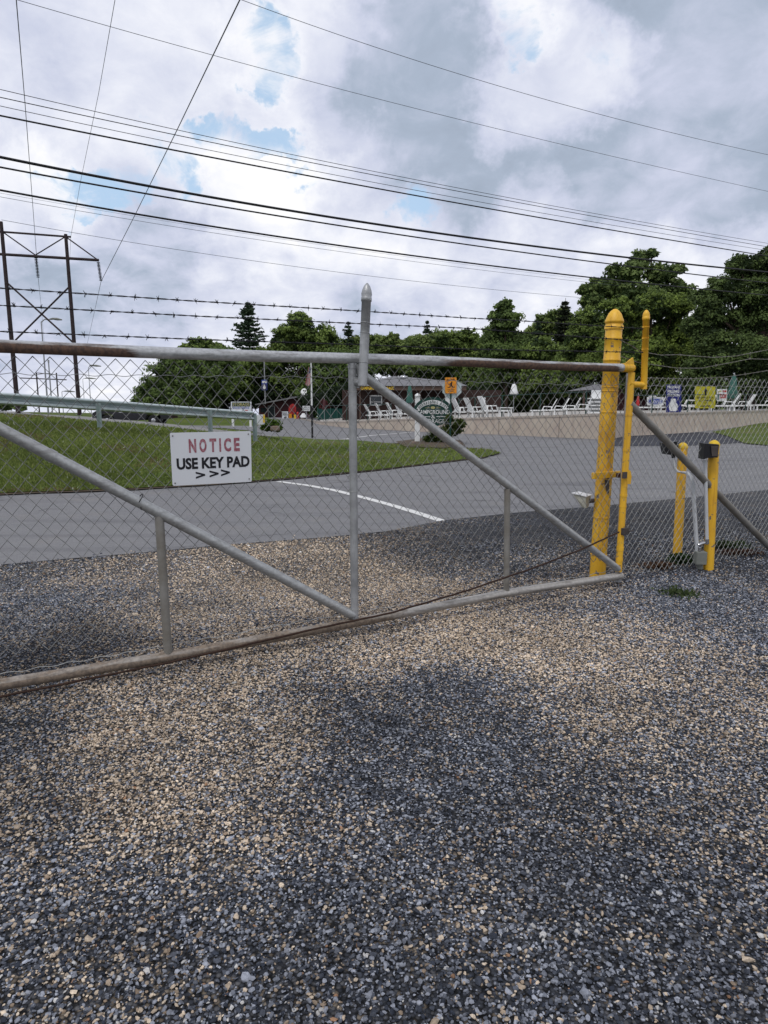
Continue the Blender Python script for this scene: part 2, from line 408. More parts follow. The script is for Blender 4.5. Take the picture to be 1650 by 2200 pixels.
def stone_fn(t, b, a):
    P = pos(t); n = noise(t, P, 160, 3)
    lk(t, mixc(t, 1.0, a, mapr(t, n.outputs[0], .3, .7, .75, 1.2), 'MULTIPLY'), b.inputs['Base Color'])
colmat('stone', .85, stone_fn)
def leaf_fn(t, b, a):
    lk(t, a, b.inputs['Base Color']); b.inputs['Roughness'].default_value = .65
    tr = N(t, 'ShaderNodeBsdfTranslucent'); lk(t, a, tr.inputs[0]); mx = N(t, 'ShaderNodeMixShader'); mx.inputs[0].default_value = .36
    lk(t, b.outputs[0], mx.inputs[1]); lk(t, tr.outputs[0], mx.inputs[2]); lk(t, mx.outputs[0], t.nodes['Material Output'].inputs[0])
colmat('leaf', .8, leaf_fn)

def inpoly(x, y, poly):
    r = np.zeros(np.shape(x), bool); n = len(poly)
    for i in range(n):
        x0, y0 = poly[i]; x1, y1 = poly[(i+1) % n]
        if y0 == y1: continue
        c = ((y0 > y) != (y1 > y)) & (x < (x1-x0)*(y-y0)/(y1-y0)+x0); r ^= c
    return r
def sheet(name, poly, step, off, m, cols=None, wob=0., kind='structure'):
    poly = [(p[0], p[1]) for p in poly]; dense = []
    for i in range(len(poly)):
        a, b_ = poly[i], poly[(i+1) % len(poly)]; L = math.dist(a, b_); k = max(1, int(L/step))
        for j in range(k):
            f = j/k; w = wob*(random.random()-.5) if wob else 0
            dense.append((a[0]+(b_[0]-a[0])*f+w, a[1]+(b_[1]-a[1])*f+w*.7))
    xs = [p[0] for p in dense]; ys = [p[1] for p in dense]
    gx, gy = np.meshgrid(np.arange(min(xs), max(xs), step), np.arange(min(ys), max(ys), step))
    gx = gx.ravel(); gy = gy.ravel(); k = inpoly(gx, gy, dense); pts = dense+list(zip(gx[k], gy[k])); n = len(dense)
    vs, _, fs, *_ = geometry.delaunay_2d_cdt([Vector(p) for p in pts], [(i, (i+1) % n) for i in range(n)], [list(range(n))], 1, 1e-5)
    V = np.array([[v.x, v.y] for v in vs]); z = terr(V[:, 0], V[:, 1])+off
    tri = []
    for f in fs:
        a, b_, c_ = f[:3]; ar = (V[b_][0]-V[a][0])*(V[c_][1]-V[a][1])-(V[b_][1]-V[a][1])*(V[c_][0]-V[a][0])
        tri.append(f[:3] if ar > 0 else f[:3][::-1])
    o = npmesh(name, np.column_stack([V, z]), tri, m, cols(V[:, 0], V[:, 1]) if cols else None, smooth=True)
    o['kind'] = kind; return o
def grid(name, xs, ys, off, m):
    gx, gy = np.meshgrid(xs, ys); z = terr(gx, gy)+off; nx, ny = len(xs), len(ys)
    i = np.arange(nx*ny).reshape(ny, nx)
    Fq = np.stack([i[:-1, :-1], i[:-1, 1:], i[1:, 1:], i[1:, :-1]], -1).reshape(-1, 4)
    o = npmesh(name, np.column_stack([gx.ravel(), gy.ravel(), z.ravel()]), Fq, m, smooth=True); o['kind'] = 'structure'; return o
xs = np.unique(np.concatenate([np.linspace(-1500, -70, 24), np.arange(-70, 70, 1.), np.linspace(70, 1500, 24)]))
ys = np.unique(np.concatenate([np.linspace(-60, 4, 12), np.arange(4, 90, 1.), np.linspace(90, 3000, 40)]))
grid('ground', xs, ys, -.045, 'grass')
G = lambda *a: tuple(gnd(*a))[:2]
sheet('road', [G(-500, 1300), G(2100, 1130), (48, 22), (48, 60), (20, 90), (-14, 90), (-8, 40), (-5.5, 31), (-6, 26), (-9, 19), G(-500, 1070)], .8, -.018, 'asphalt')
GEDGE = [G(-500, 1258), G(0, 1214), G(160, 1200), G(330, 1186), G(500, 1170), G(700, 1155), G(820, 1143), G(960, 1117), G(1120, 1100), G(1300, 1086), G(1650, 1052), G(2100, 1010)]
# colour map of the gravel: (px, py, tan fraction, brightness)
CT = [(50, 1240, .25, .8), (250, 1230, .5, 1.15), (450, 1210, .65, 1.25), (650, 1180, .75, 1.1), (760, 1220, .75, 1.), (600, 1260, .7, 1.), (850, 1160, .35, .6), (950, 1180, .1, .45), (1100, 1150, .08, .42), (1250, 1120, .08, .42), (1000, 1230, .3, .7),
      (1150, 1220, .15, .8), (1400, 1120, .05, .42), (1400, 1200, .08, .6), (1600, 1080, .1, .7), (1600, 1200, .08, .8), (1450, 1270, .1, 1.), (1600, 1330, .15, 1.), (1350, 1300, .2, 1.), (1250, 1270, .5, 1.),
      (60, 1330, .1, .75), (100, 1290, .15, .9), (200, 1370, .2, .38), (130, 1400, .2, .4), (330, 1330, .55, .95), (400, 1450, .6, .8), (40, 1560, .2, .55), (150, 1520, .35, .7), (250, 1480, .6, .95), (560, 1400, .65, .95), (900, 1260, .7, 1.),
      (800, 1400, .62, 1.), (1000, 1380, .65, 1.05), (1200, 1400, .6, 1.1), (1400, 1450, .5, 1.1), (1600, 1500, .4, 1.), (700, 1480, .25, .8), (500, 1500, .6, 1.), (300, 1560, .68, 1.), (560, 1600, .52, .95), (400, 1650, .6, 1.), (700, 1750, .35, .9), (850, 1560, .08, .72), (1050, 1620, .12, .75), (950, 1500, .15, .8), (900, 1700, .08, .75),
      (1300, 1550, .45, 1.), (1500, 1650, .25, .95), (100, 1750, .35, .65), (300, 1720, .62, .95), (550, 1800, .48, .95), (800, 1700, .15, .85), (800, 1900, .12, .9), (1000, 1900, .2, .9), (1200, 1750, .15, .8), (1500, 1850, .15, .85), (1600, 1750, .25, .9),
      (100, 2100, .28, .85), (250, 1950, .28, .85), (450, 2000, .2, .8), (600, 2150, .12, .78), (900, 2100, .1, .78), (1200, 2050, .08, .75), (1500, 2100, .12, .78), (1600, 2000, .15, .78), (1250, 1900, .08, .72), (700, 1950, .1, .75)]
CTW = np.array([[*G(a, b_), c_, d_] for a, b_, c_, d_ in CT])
def vnoise(x, y, s, seed):
    r = np.random.default_rng(seed); T = r.random((64, 64)); fx = x*s; fy = y*s
    ix = np.floor(fx).astype(int); iy = np.floor(fy).astype(int); u = fx-ix; v = fy-iy; u = u*u*(3-2*u); v = v*v*(3-2*v)
    g = lambda a, b_: T[a % 64, b_ % 64]
    return (g(ix, iy)*(1-u)+g(ix+1, iy)*u)*(1-v)+(g(ix, iy+1)*(1-u)+g(ix+1, iy+1)*u)*v
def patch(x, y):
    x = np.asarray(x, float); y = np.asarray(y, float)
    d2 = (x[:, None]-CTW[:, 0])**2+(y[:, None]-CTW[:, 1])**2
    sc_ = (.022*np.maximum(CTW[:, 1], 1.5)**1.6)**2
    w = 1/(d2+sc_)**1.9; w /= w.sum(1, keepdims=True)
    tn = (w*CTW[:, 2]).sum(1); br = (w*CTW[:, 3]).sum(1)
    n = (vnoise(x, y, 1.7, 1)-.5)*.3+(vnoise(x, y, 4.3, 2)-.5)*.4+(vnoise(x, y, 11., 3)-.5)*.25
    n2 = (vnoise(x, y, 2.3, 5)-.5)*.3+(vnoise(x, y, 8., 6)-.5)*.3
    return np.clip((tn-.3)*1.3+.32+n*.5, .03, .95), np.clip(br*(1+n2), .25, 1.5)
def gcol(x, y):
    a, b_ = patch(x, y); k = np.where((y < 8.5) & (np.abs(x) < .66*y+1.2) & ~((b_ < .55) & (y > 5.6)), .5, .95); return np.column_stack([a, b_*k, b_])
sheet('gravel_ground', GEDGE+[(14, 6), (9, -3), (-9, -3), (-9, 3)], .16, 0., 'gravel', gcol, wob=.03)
def strip(name, pts, w, off, m, label=None):
    mb = MB(); pp = []
    for i in range(len(pts)-1):
        k = max(1, int((Vector(pts[i+1])-Vector(pts[i])).length/.3))
        pp += [Vector(pts[i][:2]).lerp(Vector(pts[i+1][:2]), j/k) for j in range(k)]
    pp.append(Vector(pts[-1][:2])); L = []
    for i, p in enumerate(pp):
        t_ = (pp[min(i+1, len(pp)-1)]-pp[max(i-1, 0)]).normalized(); nrm = Vector((-t_.y, t_.x))
        ww = w*(1+.25*(random.random()-.5)) if m == 'seam' else w
        for sg in (.5, -.5):
            q = p+nrm*ww*sg; L.append((q.x, q.y, float(terr(q.x, q.y))+off))
    mb.add(L, [(2*i, 2*i+1, 2*i+3, 2*i+2) for i in range(len(pp)-1)]); o = mb.build(name, m); o['kind'] = 'structure'; return o
strip('road_seam', [(x, y-.02) for x, y in GEDGE[:7]], .035, .006, 'seam')
strip('stop_line', [G(598, 1033), G(660, 1041), G(720, 1052), G(780, 1067), G(840, 1083), G(900, 1101), G(955, 1119)], .15, -.012, 'white_road')
strip('edge_line', [G(560, 941), G(700, 945), G(745, 942), G(800, 935), G(885, 928)], .14, -.010, 'white_road')
LAWN = [(-25, 24.5), (-21, 10.4), G(0, 1061), G(150, 1056), G(300, 1050), G(450, 1041), G(600, 1030), G(800, 1011), G(950, 993), G(1040, 983), G(1075, 974), G(1055, 967), G(960, 961), G(880, 957), G(760, 946), G(620, 939), G(545, 937), G(470, 931), G(340, 917), G(200, 906), G(0, 890)]
sheet('lawn_edge', [(x, y-.10*(y > 8 and i < 11)) for i, (x, y) in enumerate(LAWN)], .5, .008, 'dirt', wob=.16)
sheet('lawn', LAWN, .3, .022, 'grass', wob=.14)
sheet('path', [(-25, 25.6), (-25, 24.3), G(0, 891), G(200, 907), G(340, 918), G(470, 932), G(545, 938), G(760, 947), G(760, 943), G(545, 932), G(470, 924), G(340, 909), G(200, 899), G(0, 880)], .5, .012, 'path')
sheet('side_road', [at(-100, 896, 44)[:2], at(200, 899, 44)[:2], at(480, 906, 44)[:2], (-8, 40), (-8, 48), (-40, 52), (-40, 44)], 1., -.02, 'asphalt')
sheet('fresh_asphalt', [G(1300, 958), G(1325, 940), G(1350, 936), G(1500, 928), G(1560, 932), G(1610, 950), G(1480, 957)], .5, -.008, 'asphalt_new')
sheet('verge', [G(1530, 928), G(1565, 938), G(1600, 953), G(1660, 958), G(1900, 955), (45, 30), (45, 44), G(1900, 893), G(1650, 907)], .6, .02, 'grass')
sheet('mulch_bed', [G(850, 951), G(870, 962), G(950, 965), G(1000, 960), G(990, 948), G(920, 942)], .3, .05, 'dirt')

# stones: crushed gravel as real geometry
def rotm(n):
    q = RNG.normal(size=(n, 4)); q /= np.linalg.norm(q, axis=1, keepdims=True); w, x, y, z = q.T
    return np.stack([1-2*(y*y+z*z), 2*(x*y-z*w), 2*(x*z+y*w), 2*(x*y+z*w), 1-2*(x*x+z*z), 2*(y*z-x*w), 2*(x*z-y*w), 2*(y*z+x*w), 1-2*(x*x+y*y)], 1).reshape(n, 3, 3)
bm = bmesh.new(); bmesh.ops.create_icosphere(bm, subdivisions=1, radius=1); ICO = np.array([v.co[:] for v in bm.verts]); ICOF = np.array([[v.index for v in f.verts] for f in bm.faces]); bm.free()
CUB = np.array([[x, y, z] for x in (-1, 1) for y in (-1, 1) for z in (-1, 1)])*.72
CUBF = np.array([(0, 1, 3, 2), (4, 6, 7, 5), (0, 4, 5, 1), (2, 3, 7, 6), (0, 2, 6, 4), (1, 5, 7, 3)])
GEA = [(p[0], p[1]) for p in GEDGE]
def scatter(n, y0, y1, xm=.64):
    n2 = int(n*(1+1.25*(y1-y0)/(.5*xm*(y1*y1-y0*y0))*.5)); y = y0+(y1-y0)*RNG.random(3*n2); hw = xm*y*1.04+1.25; ok = RNG.random(3*n2)*(xm*y1*1.04+1.25) < hw; y = y[ok][:n2]; hw = hw[ok][:n2]
    x = (RNG.random(len(y))*2-1)*hw
    return x, y
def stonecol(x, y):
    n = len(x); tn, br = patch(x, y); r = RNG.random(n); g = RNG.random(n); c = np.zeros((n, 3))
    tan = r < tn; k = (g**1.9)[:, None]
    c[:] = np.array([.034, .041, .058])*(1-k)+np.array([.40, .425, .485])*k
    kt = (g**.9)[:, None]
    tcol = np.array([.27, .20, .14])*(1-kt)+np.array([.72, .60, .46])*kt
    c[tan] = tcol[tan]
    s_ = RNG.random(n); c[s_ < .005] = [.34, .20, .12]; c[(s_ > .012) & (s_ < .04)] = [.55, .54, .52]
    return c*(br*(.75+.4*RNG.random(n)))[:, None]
def stones(name, n, y0, y1, smin, smax, TV, TF, jit, flat=.62):
    x, y = scatter(n, y0-.5 if y0 > 2 else y0, y1+.5); n = len(x); jy = y+(RNG.random(n)-.5)*.9; k = inpoly(x, y, GEA+[(14, 6), (9, -3), (-9, -3), (-9, 3)]) | ((RNG.random(n) < .05) & inpoly(x, y-.35*RNG.random(n)**1.5, GEA+[(14, 6), (9, -3), (-9, -3), (-9, 3)])); k &= (jy > (y0 if y0 > 2 else -9)) & (jy < y1); x = x[k]; y = y[k]; tn_, br_ = patch(x, y); k = ~((br_ < .55) & (y > 5.6) & (RNG.random(len(x)) < .8)); x = x[k]; y = y[k]; n = len(x)
    s_ = smin+(smax-smin)*RNG.random(n)**2.6
    big = RNG.random(n) < .006; s_[big] *= 1.9
    sc3 = np.column_stack([s_*(.8+.6*RNG.random(n)), s_*(.8+.35*RNG.random(n)), s_*(.5+.3*RNG.random(n))])
    V = TV[None]*(1+jit*(RNG.random((n, len(TV), 1))-.5))+jit*.4*(RNG.random((n, len(TV), 3))-.5)
    V = V*sc3[:, None, :]; R_ = rotm(n); V = np.einsum('nij,nkj->nki', R_, V)
    V[:, :, 2] *= flat; V += np.column_stack([x, y, s_*.22+RNG.random(n)*.004])[:, None, :]
    c = np.repeat(stonecol(x, y), len(TV), 0)
    Fc = (TF[None]+(np.arange(n)*len(TV))[:, None, None]).reshape(-1, TF.shape[1])
    return V.reshape(-1, 3), Fc, c
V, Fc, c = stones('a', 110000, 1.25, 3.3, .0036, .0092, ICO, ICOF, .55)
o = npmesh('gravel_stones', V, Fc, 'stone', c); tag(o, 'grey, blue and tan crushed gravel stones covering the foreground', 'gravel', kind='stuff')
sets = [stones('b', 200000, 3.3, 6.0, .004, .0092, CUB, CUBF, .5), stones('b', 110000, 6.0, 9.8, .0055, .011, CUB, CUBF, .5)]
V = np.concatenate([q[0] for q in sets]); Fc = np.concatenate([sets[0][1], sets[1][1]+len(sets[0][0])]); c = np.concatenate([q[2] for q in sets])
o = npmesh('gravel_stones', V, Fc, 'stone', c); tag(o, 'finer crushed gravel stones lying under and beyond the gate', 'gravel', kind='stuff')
# lawn blades
LP = [(p[0], p[1]) for p in LAWN]
n = 90000; y = 10.5+RNG.random(n)**1.5*16; x = (RNG.random(n)*2-1)*.62*y; x = np.where(x > 5, -x, x); k = inpoly(x, y, LP); x, y = x[k], y[k]; n = len(x)
hh = .03+.05*RNG.random(n)**2*(.5+vnoise(x, y, .9, 9)); wv = .006+.006*RNG.random(n)+.0006*y; a = RNG.random(n)*PI; lean = (RNG.random((n, 2))-.5)*.06
z0 = terr(x, y)+.02
V = np.stack([np.column_stack([x-np.cos(a)*wv, y-np.sin(a)*wv, z0]), np.column_stack([x+np.cos(a)*wv, y+np.sin(a)*wv, z0]), np.column_stack([x+lean[:, 0], y+lean[:, 1], z0+hh])], 1)
g = RNG.random((n, 1)); dry = (vnoise(x, y, .8, 14) > .72)[:, None]
c = np.array([.07, .105, .02])*(1-g)+np.array([.22, .265, .07])*g; c = np.where(dry & (RNG.random((n, 1)) < .5), np.array([.16, .13, .06]), c); c = np.where(RNG.random((n, 1)) < .012, np.array([.45, .47, .38]), c); c = c*(.75+.5*vnoise(x, y, .55, 21))[:, None]
o = npmesh('lawn_grass', V.reshape(-1, 3), np.arange(3*n).reshape(-1, 3), 'leaf', np.repeat(c, 3, 0)); tag(o, 'short green lawn grass with clover beyond the gate', 'grass', kind='stuff')

# ------------------------------------------------------------------ gate frame of reference
A_ = atz(0, 1471, .10); B_ = atz(1335, 1234, .10)
U = Vector((B_.x-A_.x, B_.y-A_.y, 0)).normalized(); NV = Vector((U.y, -U.x, 0))     # NV points to the camera
R0 = Vector((B_.x, B_.y, 0))
def GP(s, z, n=0.): return R0+U*s+NV*n+Vector((0, 0, z))
def sz(px, py, n=0.):
    d = Vector(ray(px, py).tolist()); o = Vector((0, 0, CH)); p0 = R0+NV*n
    t_ = (p0-o).dot(NV)/d.dot(NV); p = o+d*t_; q = p-R0; return q.dot(U), p.z
def GX(px, py, n=0.):
    s_, z_ = sz(px, py, n); return GP(s_, z_, n)
print('gate', A_, B_, 'top0', sz(0, 745), 'top1', sz(1350, 790), 'mid', sz(760, 1330), sz(757, 780))
# rail material: rust bands fixed along the rail
def railmat(name, bands, base=(.42, .43, .44), dirt=.5, rs=.40, und=.0, rc=((.13, .075, .05), (.065, .04, .032))):
    m, t, b = newmat(name); P = pos(t)
    s_ = vmath(t, 'DOT_PRODUCT', vmath(t, 'SUBTRACT', P, tuple(R0)).outputs[0], tuple(U)).outputs['Value']
    mk = None
    for a0, a1, a2, a3 in bands:
        v = fmath(t, 'MULTIPLY', mapr(t, s_, a0, a1, 0, 1, True), mapr(t, s_, a2, a3, 1, 0, True)); mk = v if mk is None else fmath(t, 'MAXIMUM', mk, v)
    sn = N(t, 'ShaderNodeSeparateXYZ'); lk(t, N(t, 'ShaderNodeNewGeometry').outputs['Normal'], sn.inputs[0])
    mk = fmath(t, 'ADD', fmath(t, 'MULTIPLY', mk, rs), fmath(t, 'MULTIPLY', fmath(t, 'MULTIPLY', mk, mapr(t, sn.outputs[2], .55, .15)), und))
    st = N(t, 'ShaderNodeMapping'); st.inputs['Scale'].default_value = (4, 4, 26); lk(t, P, st.inputs[0])
    n1 = noise(t, st.outputs[0], 1.2, 7, .65); n2 = noise(t, P, 45, 5, .6)
    f = mapr(t, fmath(t, 'ADD', fmath(t, 'MULTIPLY', n1.outputs[0], .8), mk), .60, .88)
    c = mixc(t, mapr(t, n2.outputs[0], .35, .65), base, tuple(v*.75 for v in base))
    c = mixc(t, mapr(t, n1.outputs[0], .5, .62, 0, dirt), c, (.13, .12, .11))
    c = mixc(t, f, c, mixc(t, mapr(t, n2.outputs[0], .4, .6), *rc))
    lk(t, c, b.inputs['Base Color']); lk(t, mapr(t, f, 0, 1, .42, .8), b.inputs['Roughness']); lk(t, mapr(t, f, 0, 1, .4, 0), b.inputs['Metallic'])
    bn = N(t, 'ShaderNodeBump'); bn.inputs['Strength'].default_value = .25; bn.inputs['Distance'].default_value = .003
    lk(t, n2.outputs[0], bn.inputs['Height']); lk(t, bn.outputs[0], b.inputs['Normal'])
s_m, _ = sz(760, 1200)
railmat('rail_top', [(-9, -8, -4.2, -3.85), (-2.2, -1.6, -.3, -.1)], (.52, .53, .54), rs=.26, und=.5)
railmat('rail_bottom', [(-9, -8, -2.6, -1.9)], (.42, .40, .37), .6, .42, .15, ((.20, .155, .115), (.115, .09, .07)))
railmat('rail_diag', [(-9, -8.5, -8.2, -8)], (.40, .41, .41), .35)

def chain(mb, s0, s1, z0, z1, n, r=.0021, seed=1, zt=None, a=.04, bq=.0455):
    rg = random.Random(seed); K = int(round((s1-s0)/a)); J = int((z1-z0)/bq)
    sag = [[(rg.uniform(-1, 1)*.0022, rg.uniform(-1, 1)*.0022) for j in range(J+2)] for k in range(K+2)]
    def wob(s, z): return .010*math.sin(s*2.1+z*1.3+seed)*math.sin(z*2.7+s*.7), .006*math.sin(s*3.3+1.7*z)
    for k in range(K):
        pts = []
        for j in range(J+1):
            cc = k+((j+k) % 2); ss = s0+cc*a; z = z1-j*bq
            dx, dz = sag[cc][j]; wx, wz = wob(ss, z)
            side = .0022 if (j+k) % 2 else -.0022
            if j == 0:      # knuckled top
                pts.append(GP(ss+dx+wx+(.006 if (j+k) % 2 == 0 else -.006), z+wz-.008, n-.004))
            pts.append(GP(ss+dx+wx, z+dz+wz, n+side))
        mb.tube(pts, r, 4, cap=False, smooth=False)
def ring(mb, c, ax, R_, r, n=14):
    ax = Vector(ax).normalized(); a = ax.orthogonal().normalized(); b_ = ax.cross(a)
    mb.tube([Vector(c)+(a*math.cos(2*PI*k/n)+b_*math.sin(2*PI*k/n))*R_ for k in range(n+1)], r, 5, cap=False)
def wavy(mb, s0, z0, s1, z1, n, amp=.006, wl=.16, r=.0021):
    L = abs(s1-s0); k = int(L/.012); mb.tube([GP(s0+(s1-s0)*i/k, z0+(z1-z0)*i/k+amp*math.sin(2*PI*(s0+(s1-s0)*i/k)/wl)+.008*math.sin(i*.021), n) for i in range(k+1)], r, 4, cap=False)

gate = empty('gate', R0, 'long galvanized pipe and chain link gate across the gravel drive', 'gate')
SL = -7.2
st0, zt0 = sz(0, 745); st1, zt1 = sz(1338, 790)
def ztop(s): return zt0+(zt1-zt0)*(s-st0)/(st1-st0)
mb = MB(); mb.tube([GP(s, ztop(s)+.004*math.sin(s*2.2)) for s in np.linspace(SL, st1, 24)], .0335, 20); mb.build('top_rail', 'rail_top', gate)
zb = [sz(x, y) for x, y in ((0, 1471), (360, 1411), (760, 1338), (1090, 1274), (1335, 1237))]
mb = MB(); mb.tube([GP(SL, zb[0][1])]+[GP(s, z) for s, z in zb[:3]], .033, 20); ring(mb, GP(zb[2][0]-.12, zb[2][1]), U, .034, .004)
mb.tube([GP(zb[2][0]-.1, zb[2][1])]+[GP(s, z) for s, z in zb[2:]], .0315, 20); mb.build('bottom_rail', 'rail_bottom', gate)
def gpipe(name, p0, p1, r, m, n=0., rings=(), ext=(0, 0)):
    a = GX(*p0, n); b_ = GX(*p1, n); d = (b_-a); L = d.length; d.normalize(); a -= d*ext[0]; b_ += d*ext[1]
    mb = MB(); mb.tube([a, a.lerp(b_, .5), b_], r, 18)
    for f, w, q in rings: mb.tube([a.lerp(b_, f), a.lerp(b_, f+w)], r*q, 18)
    return mb.build(name, m, gate), a, b_
gpipe('upright', (757, 780), (762, 1334), .027, 'galv', rings=((.0, .02, 1.12),))
gpipe('upright', (342, 1108), (361, 1402), .026, 'galv_dull')
gpipe('upright', (1090, 1050), (1088, 1272), .0235, 'galv_dull')
gpipe('diagonal_brace', (0, 921), (758, 1322), .0315, 'rail_diag', rings=((.55, .008, 1.1), (.25, .004, 1.13)), ext=(2.4, 0))
gpipe('diagonal_brace', (772, 800), (1328, 1222), .030, 'rail_diag', rings=((.14, .01, 1.08), (.42, .01, 1.08)))
gpipe('end_post', (1357, 800), (1329, 1228), .0285, 'yellow', rings=((.2, .012, 1.1), (.37, .015, 1.12), (.60, .012, 1.12), (.66, .006, 1.1), (.87, .02, 1.12), (.93, .015, 1.1)))
mb = MB(); e0 = GX(1338, 790); mb.tube([e0-U*.01, e0+U*.10, e0+U*.125, e0+U*.135], [.036, .036, .030, .012], 18)
q = GX(1352, 782); mb.prism([GX(1335, 786, .01), GX(1358, 768, .01), GX(1360, 782, .01), GX(1358, 796, .01)], NV*.012); mb.build('end_cap', 'yellow_clean', gate)
# gray extension pipe with pointed cap, held by an elbow
mb = MB(); n_ = .10; a = GX(779, 829, n_); b_ = GX(787, 648, n_); d = (b_-a).normalized(); L = (b_-a).length
mb.lathe(a, [(.030, 0), (.030, L*.5), (.030, L), (.034, L+.001), (.034, L+.025), (.0315, L+.028), (.035, L+.045), (.030, L+.07), (.020, L+.095), (.006, L+.113), (.001, L+.115)], d, 20)
for f in (.28, .63, .75): ring(mb, a+d*L*f, d+Vector((0, 0, .0))+U*.08, .0315, .0022)
ext_g = mb.build('extension_post', 'galv', gate)
mb = MB(); p = GX(762, 822); mb.tube([p, p+NV*.05+U*.005, GX(776, 822, n_*.8)], .026, 14); mb.lathe(p-Vector((0, 0, .035)), [(.031, 0), (.031, .07)]); mb.build('elbow', 'galv', gate)
mb = MB(); p = GX(766, 800, .02); mb.tube([p+Vector((0, 0, .05))+U*.01, p-Vector((0, 0, .03))+U*.035], [.02, .024], 12); mb.build('rail_end_fitting', 'galv', gate)
# yellow extension
mb = MB(); a = GX(1383, 836, .02); b_ = GX(1388, 688, .02); d = (b_-a).normalized(); L = (b_-a).length
mb.lathe(a, [(.027, 0), (.027, L), (.031, L+.001), (.031, L+.025), (.028, L+.027), (.030, L+.04), (.024, L+.062), (.012, L+.08), (.001, L+.085)], d, 20)
for f in (.58, .74, .9): ring(mb, a+d*L*f, d, .029, .003); mb.box(a+d*L*f-U*.034, (.012, .012, .012))
mb.build('extension_post', 'yellow_clean', gate)
mb = MB(); mb.tube([GX(1352, 822, .0), GX(1362, 826, .01), GX(1384, 827, .02)], .026, 14); mb.build('elbow', 'yellow_clean', gate)
# fabric
s_top, _ = sz(10, 763); ztf = sz(20, 765)[1]; zt_r = sz(1310, 803)[1]
mb = MB(); chain(mb, SL+.04, -.06, .20, ztf, -.036, r=.0023); mb.build('chain_link_mesh', 'wire_gate', gate)
mb = MB(); z_a = sz(100, 800, -.03)[1]; wavy(mb, SL, z_a, -.03, sz(1320, 826, -.03)[1], -.042, .005, .155, .0023)
z_b = sz(100, 1428, -.03)[1]; wavy(mb, SL, z_b, -.03, z_b-.02, -.042, .005, .155, .0022); mb.build('tension_wire', 'wire_metal', gate)
for (x, y) in ((757, 842), (758, 868), (759, 1055), (761, 1283), (762, 1308)):
    mb = MB(); ring(mb, GX(x, y, -.004), (0, 0, 1), .031, .0022); mb.build('tie_wire', 'wire_metal', gate)
mb = MB(); p = GX(300, 1072); dd = (GX(400, 1125)-p).normalized(); ring(mb, p, dd, .034, .003); mb.tube([p-Vector((0, 0, .03))+NV*.02, p-Vector((0, 0, .06))+NV*.03], .003, 5); mb.build('cable_tie', 'black_plastic', gate)
# barbed strands
def barbed(parent, pix, n0, name='barbed_wire', npl=None, seed=3, dens=.105, m='barb'):
    rg = random.Random(seed); mb = MB(); P_ = [GX(x, y, n0) for x, y in pix]
    # resample
    segs = []; 
    for i in range(len(P_)-1):
        L = (P_[i+1]-P_[i]).length; k = max(2, int(L/.02))
        for j in range(k): segs.append(P_[i].lerp(P_[i+1], j/k))
    segs.append(P_[-1])
    for ph in (0, PI):
        mb.tube([p+Vector((0, 0, math.sin(i*.9+ph)*.0024))+NV*math.cos(i*.9+ph)*.0024 for i, p in enumerate(segs)], .0020, 4, cap=False)
    acc = rg.uniform(0, dens)
    for i in range(1, len(segs)):
        acc += (segs[i]-segs[i-1]).length
        if acc > dens:
            acc = rg.uniform(-.012, .012); p = segs[i]; t_ = (segs[i]-segs[i-1]).normalized()
            ring(mb, p, t_, .004, .0022, 6); ring(mb, p+t_*.005, t_, .004, .0022, 6)
            for q in range(4):
                w = rg.uniform(0, 2*PI); d = (Vector((0, 0, 1))*math.sin(w)+NV*math.cos(w)*.6+t_*rg.uniform(-.7, .7)).normalized()
                mb.tube([p, p+d*.019], [.0023, .001], 4)
    return mb.build(name, m, parent)
barbed(gate, [(-1500, 480), (0, 619), (420, 647), (787, 669), (1000, 683), (1100, 688), (1380, 706)], .075, seed=1)
barbed(gate, [(-1500, 560), (0, 656), (420, 679), (787, 696), (1000, 705), (1380, 733)], .075, seed=2)
barbed(gate, [(-1500, 660), (0, 712), (420, 729), (787, 741), (1000, 750), (1380, 757)], .075, seed=3)
# rust wire rope and its clamp
mb = MB(); rp = [(-600, 1620), (0, 1497), (360, 1424), (700, 1346), (835, 1318), (1000, 1270), (1150, 1219), (1250, 1180), (1330, 1143)]
P_ = [GX(x, y, .05) for x, y in rp]; Q_ = []
for i in range(len(P_)-1):
    for j in range(12):
        Q_.append(P_[i].lerp(P_[i+1], j/12))
Q_.append(P_[-1])
mb.tube([p+Vector((0, 0, .0012*math.sin(i*1.5))) for i, p in enumerate(Q_)], .007, 8); mb.build('wire_rope', 'rope_rust', gate)
mb = MB(); p = GX(1336, 1140, 0); mb.box(p+NV*.035, (.07, .03, .06), Matrix.Rotation(math.atan2(U.y, U.x), 3, 'Z'), .004); mb.lathe(p-Vector((0, 0, .03)), [(.034, 0), (.034, .06)])
mb.tube([p+NV*.05+U*.02, p+NV*.05+U*.09], .006, 8); ring(mb, p+U*.07+Vector((0, 0, .03)), NV, .03, .003); mb.build('rope_clamp', 'steel_dark', gate)
# latch fork between gate and big post
mb = MB(); rz = Matrix.Rotation(math.atan2(U.y, U.x), 3, 'Z'); p = GX(1356, 1020, .02); mb.prism([GX(1349, 1008, .03), GX(1355, 1012, .03), GX(1357, 1024, .03), GX(1355, 1040, .03), GX(1347, 1040, .03), GX(1346, 1026, .03)], NV*-.03)
mb.build('latch_plate', 'yellow_clean', gate); mb = MB(); mb.box(GX(1342, 1021, .03), (.05, .012, .055), rz); mb.build('latch_bracket', 'steel_dark', gate)
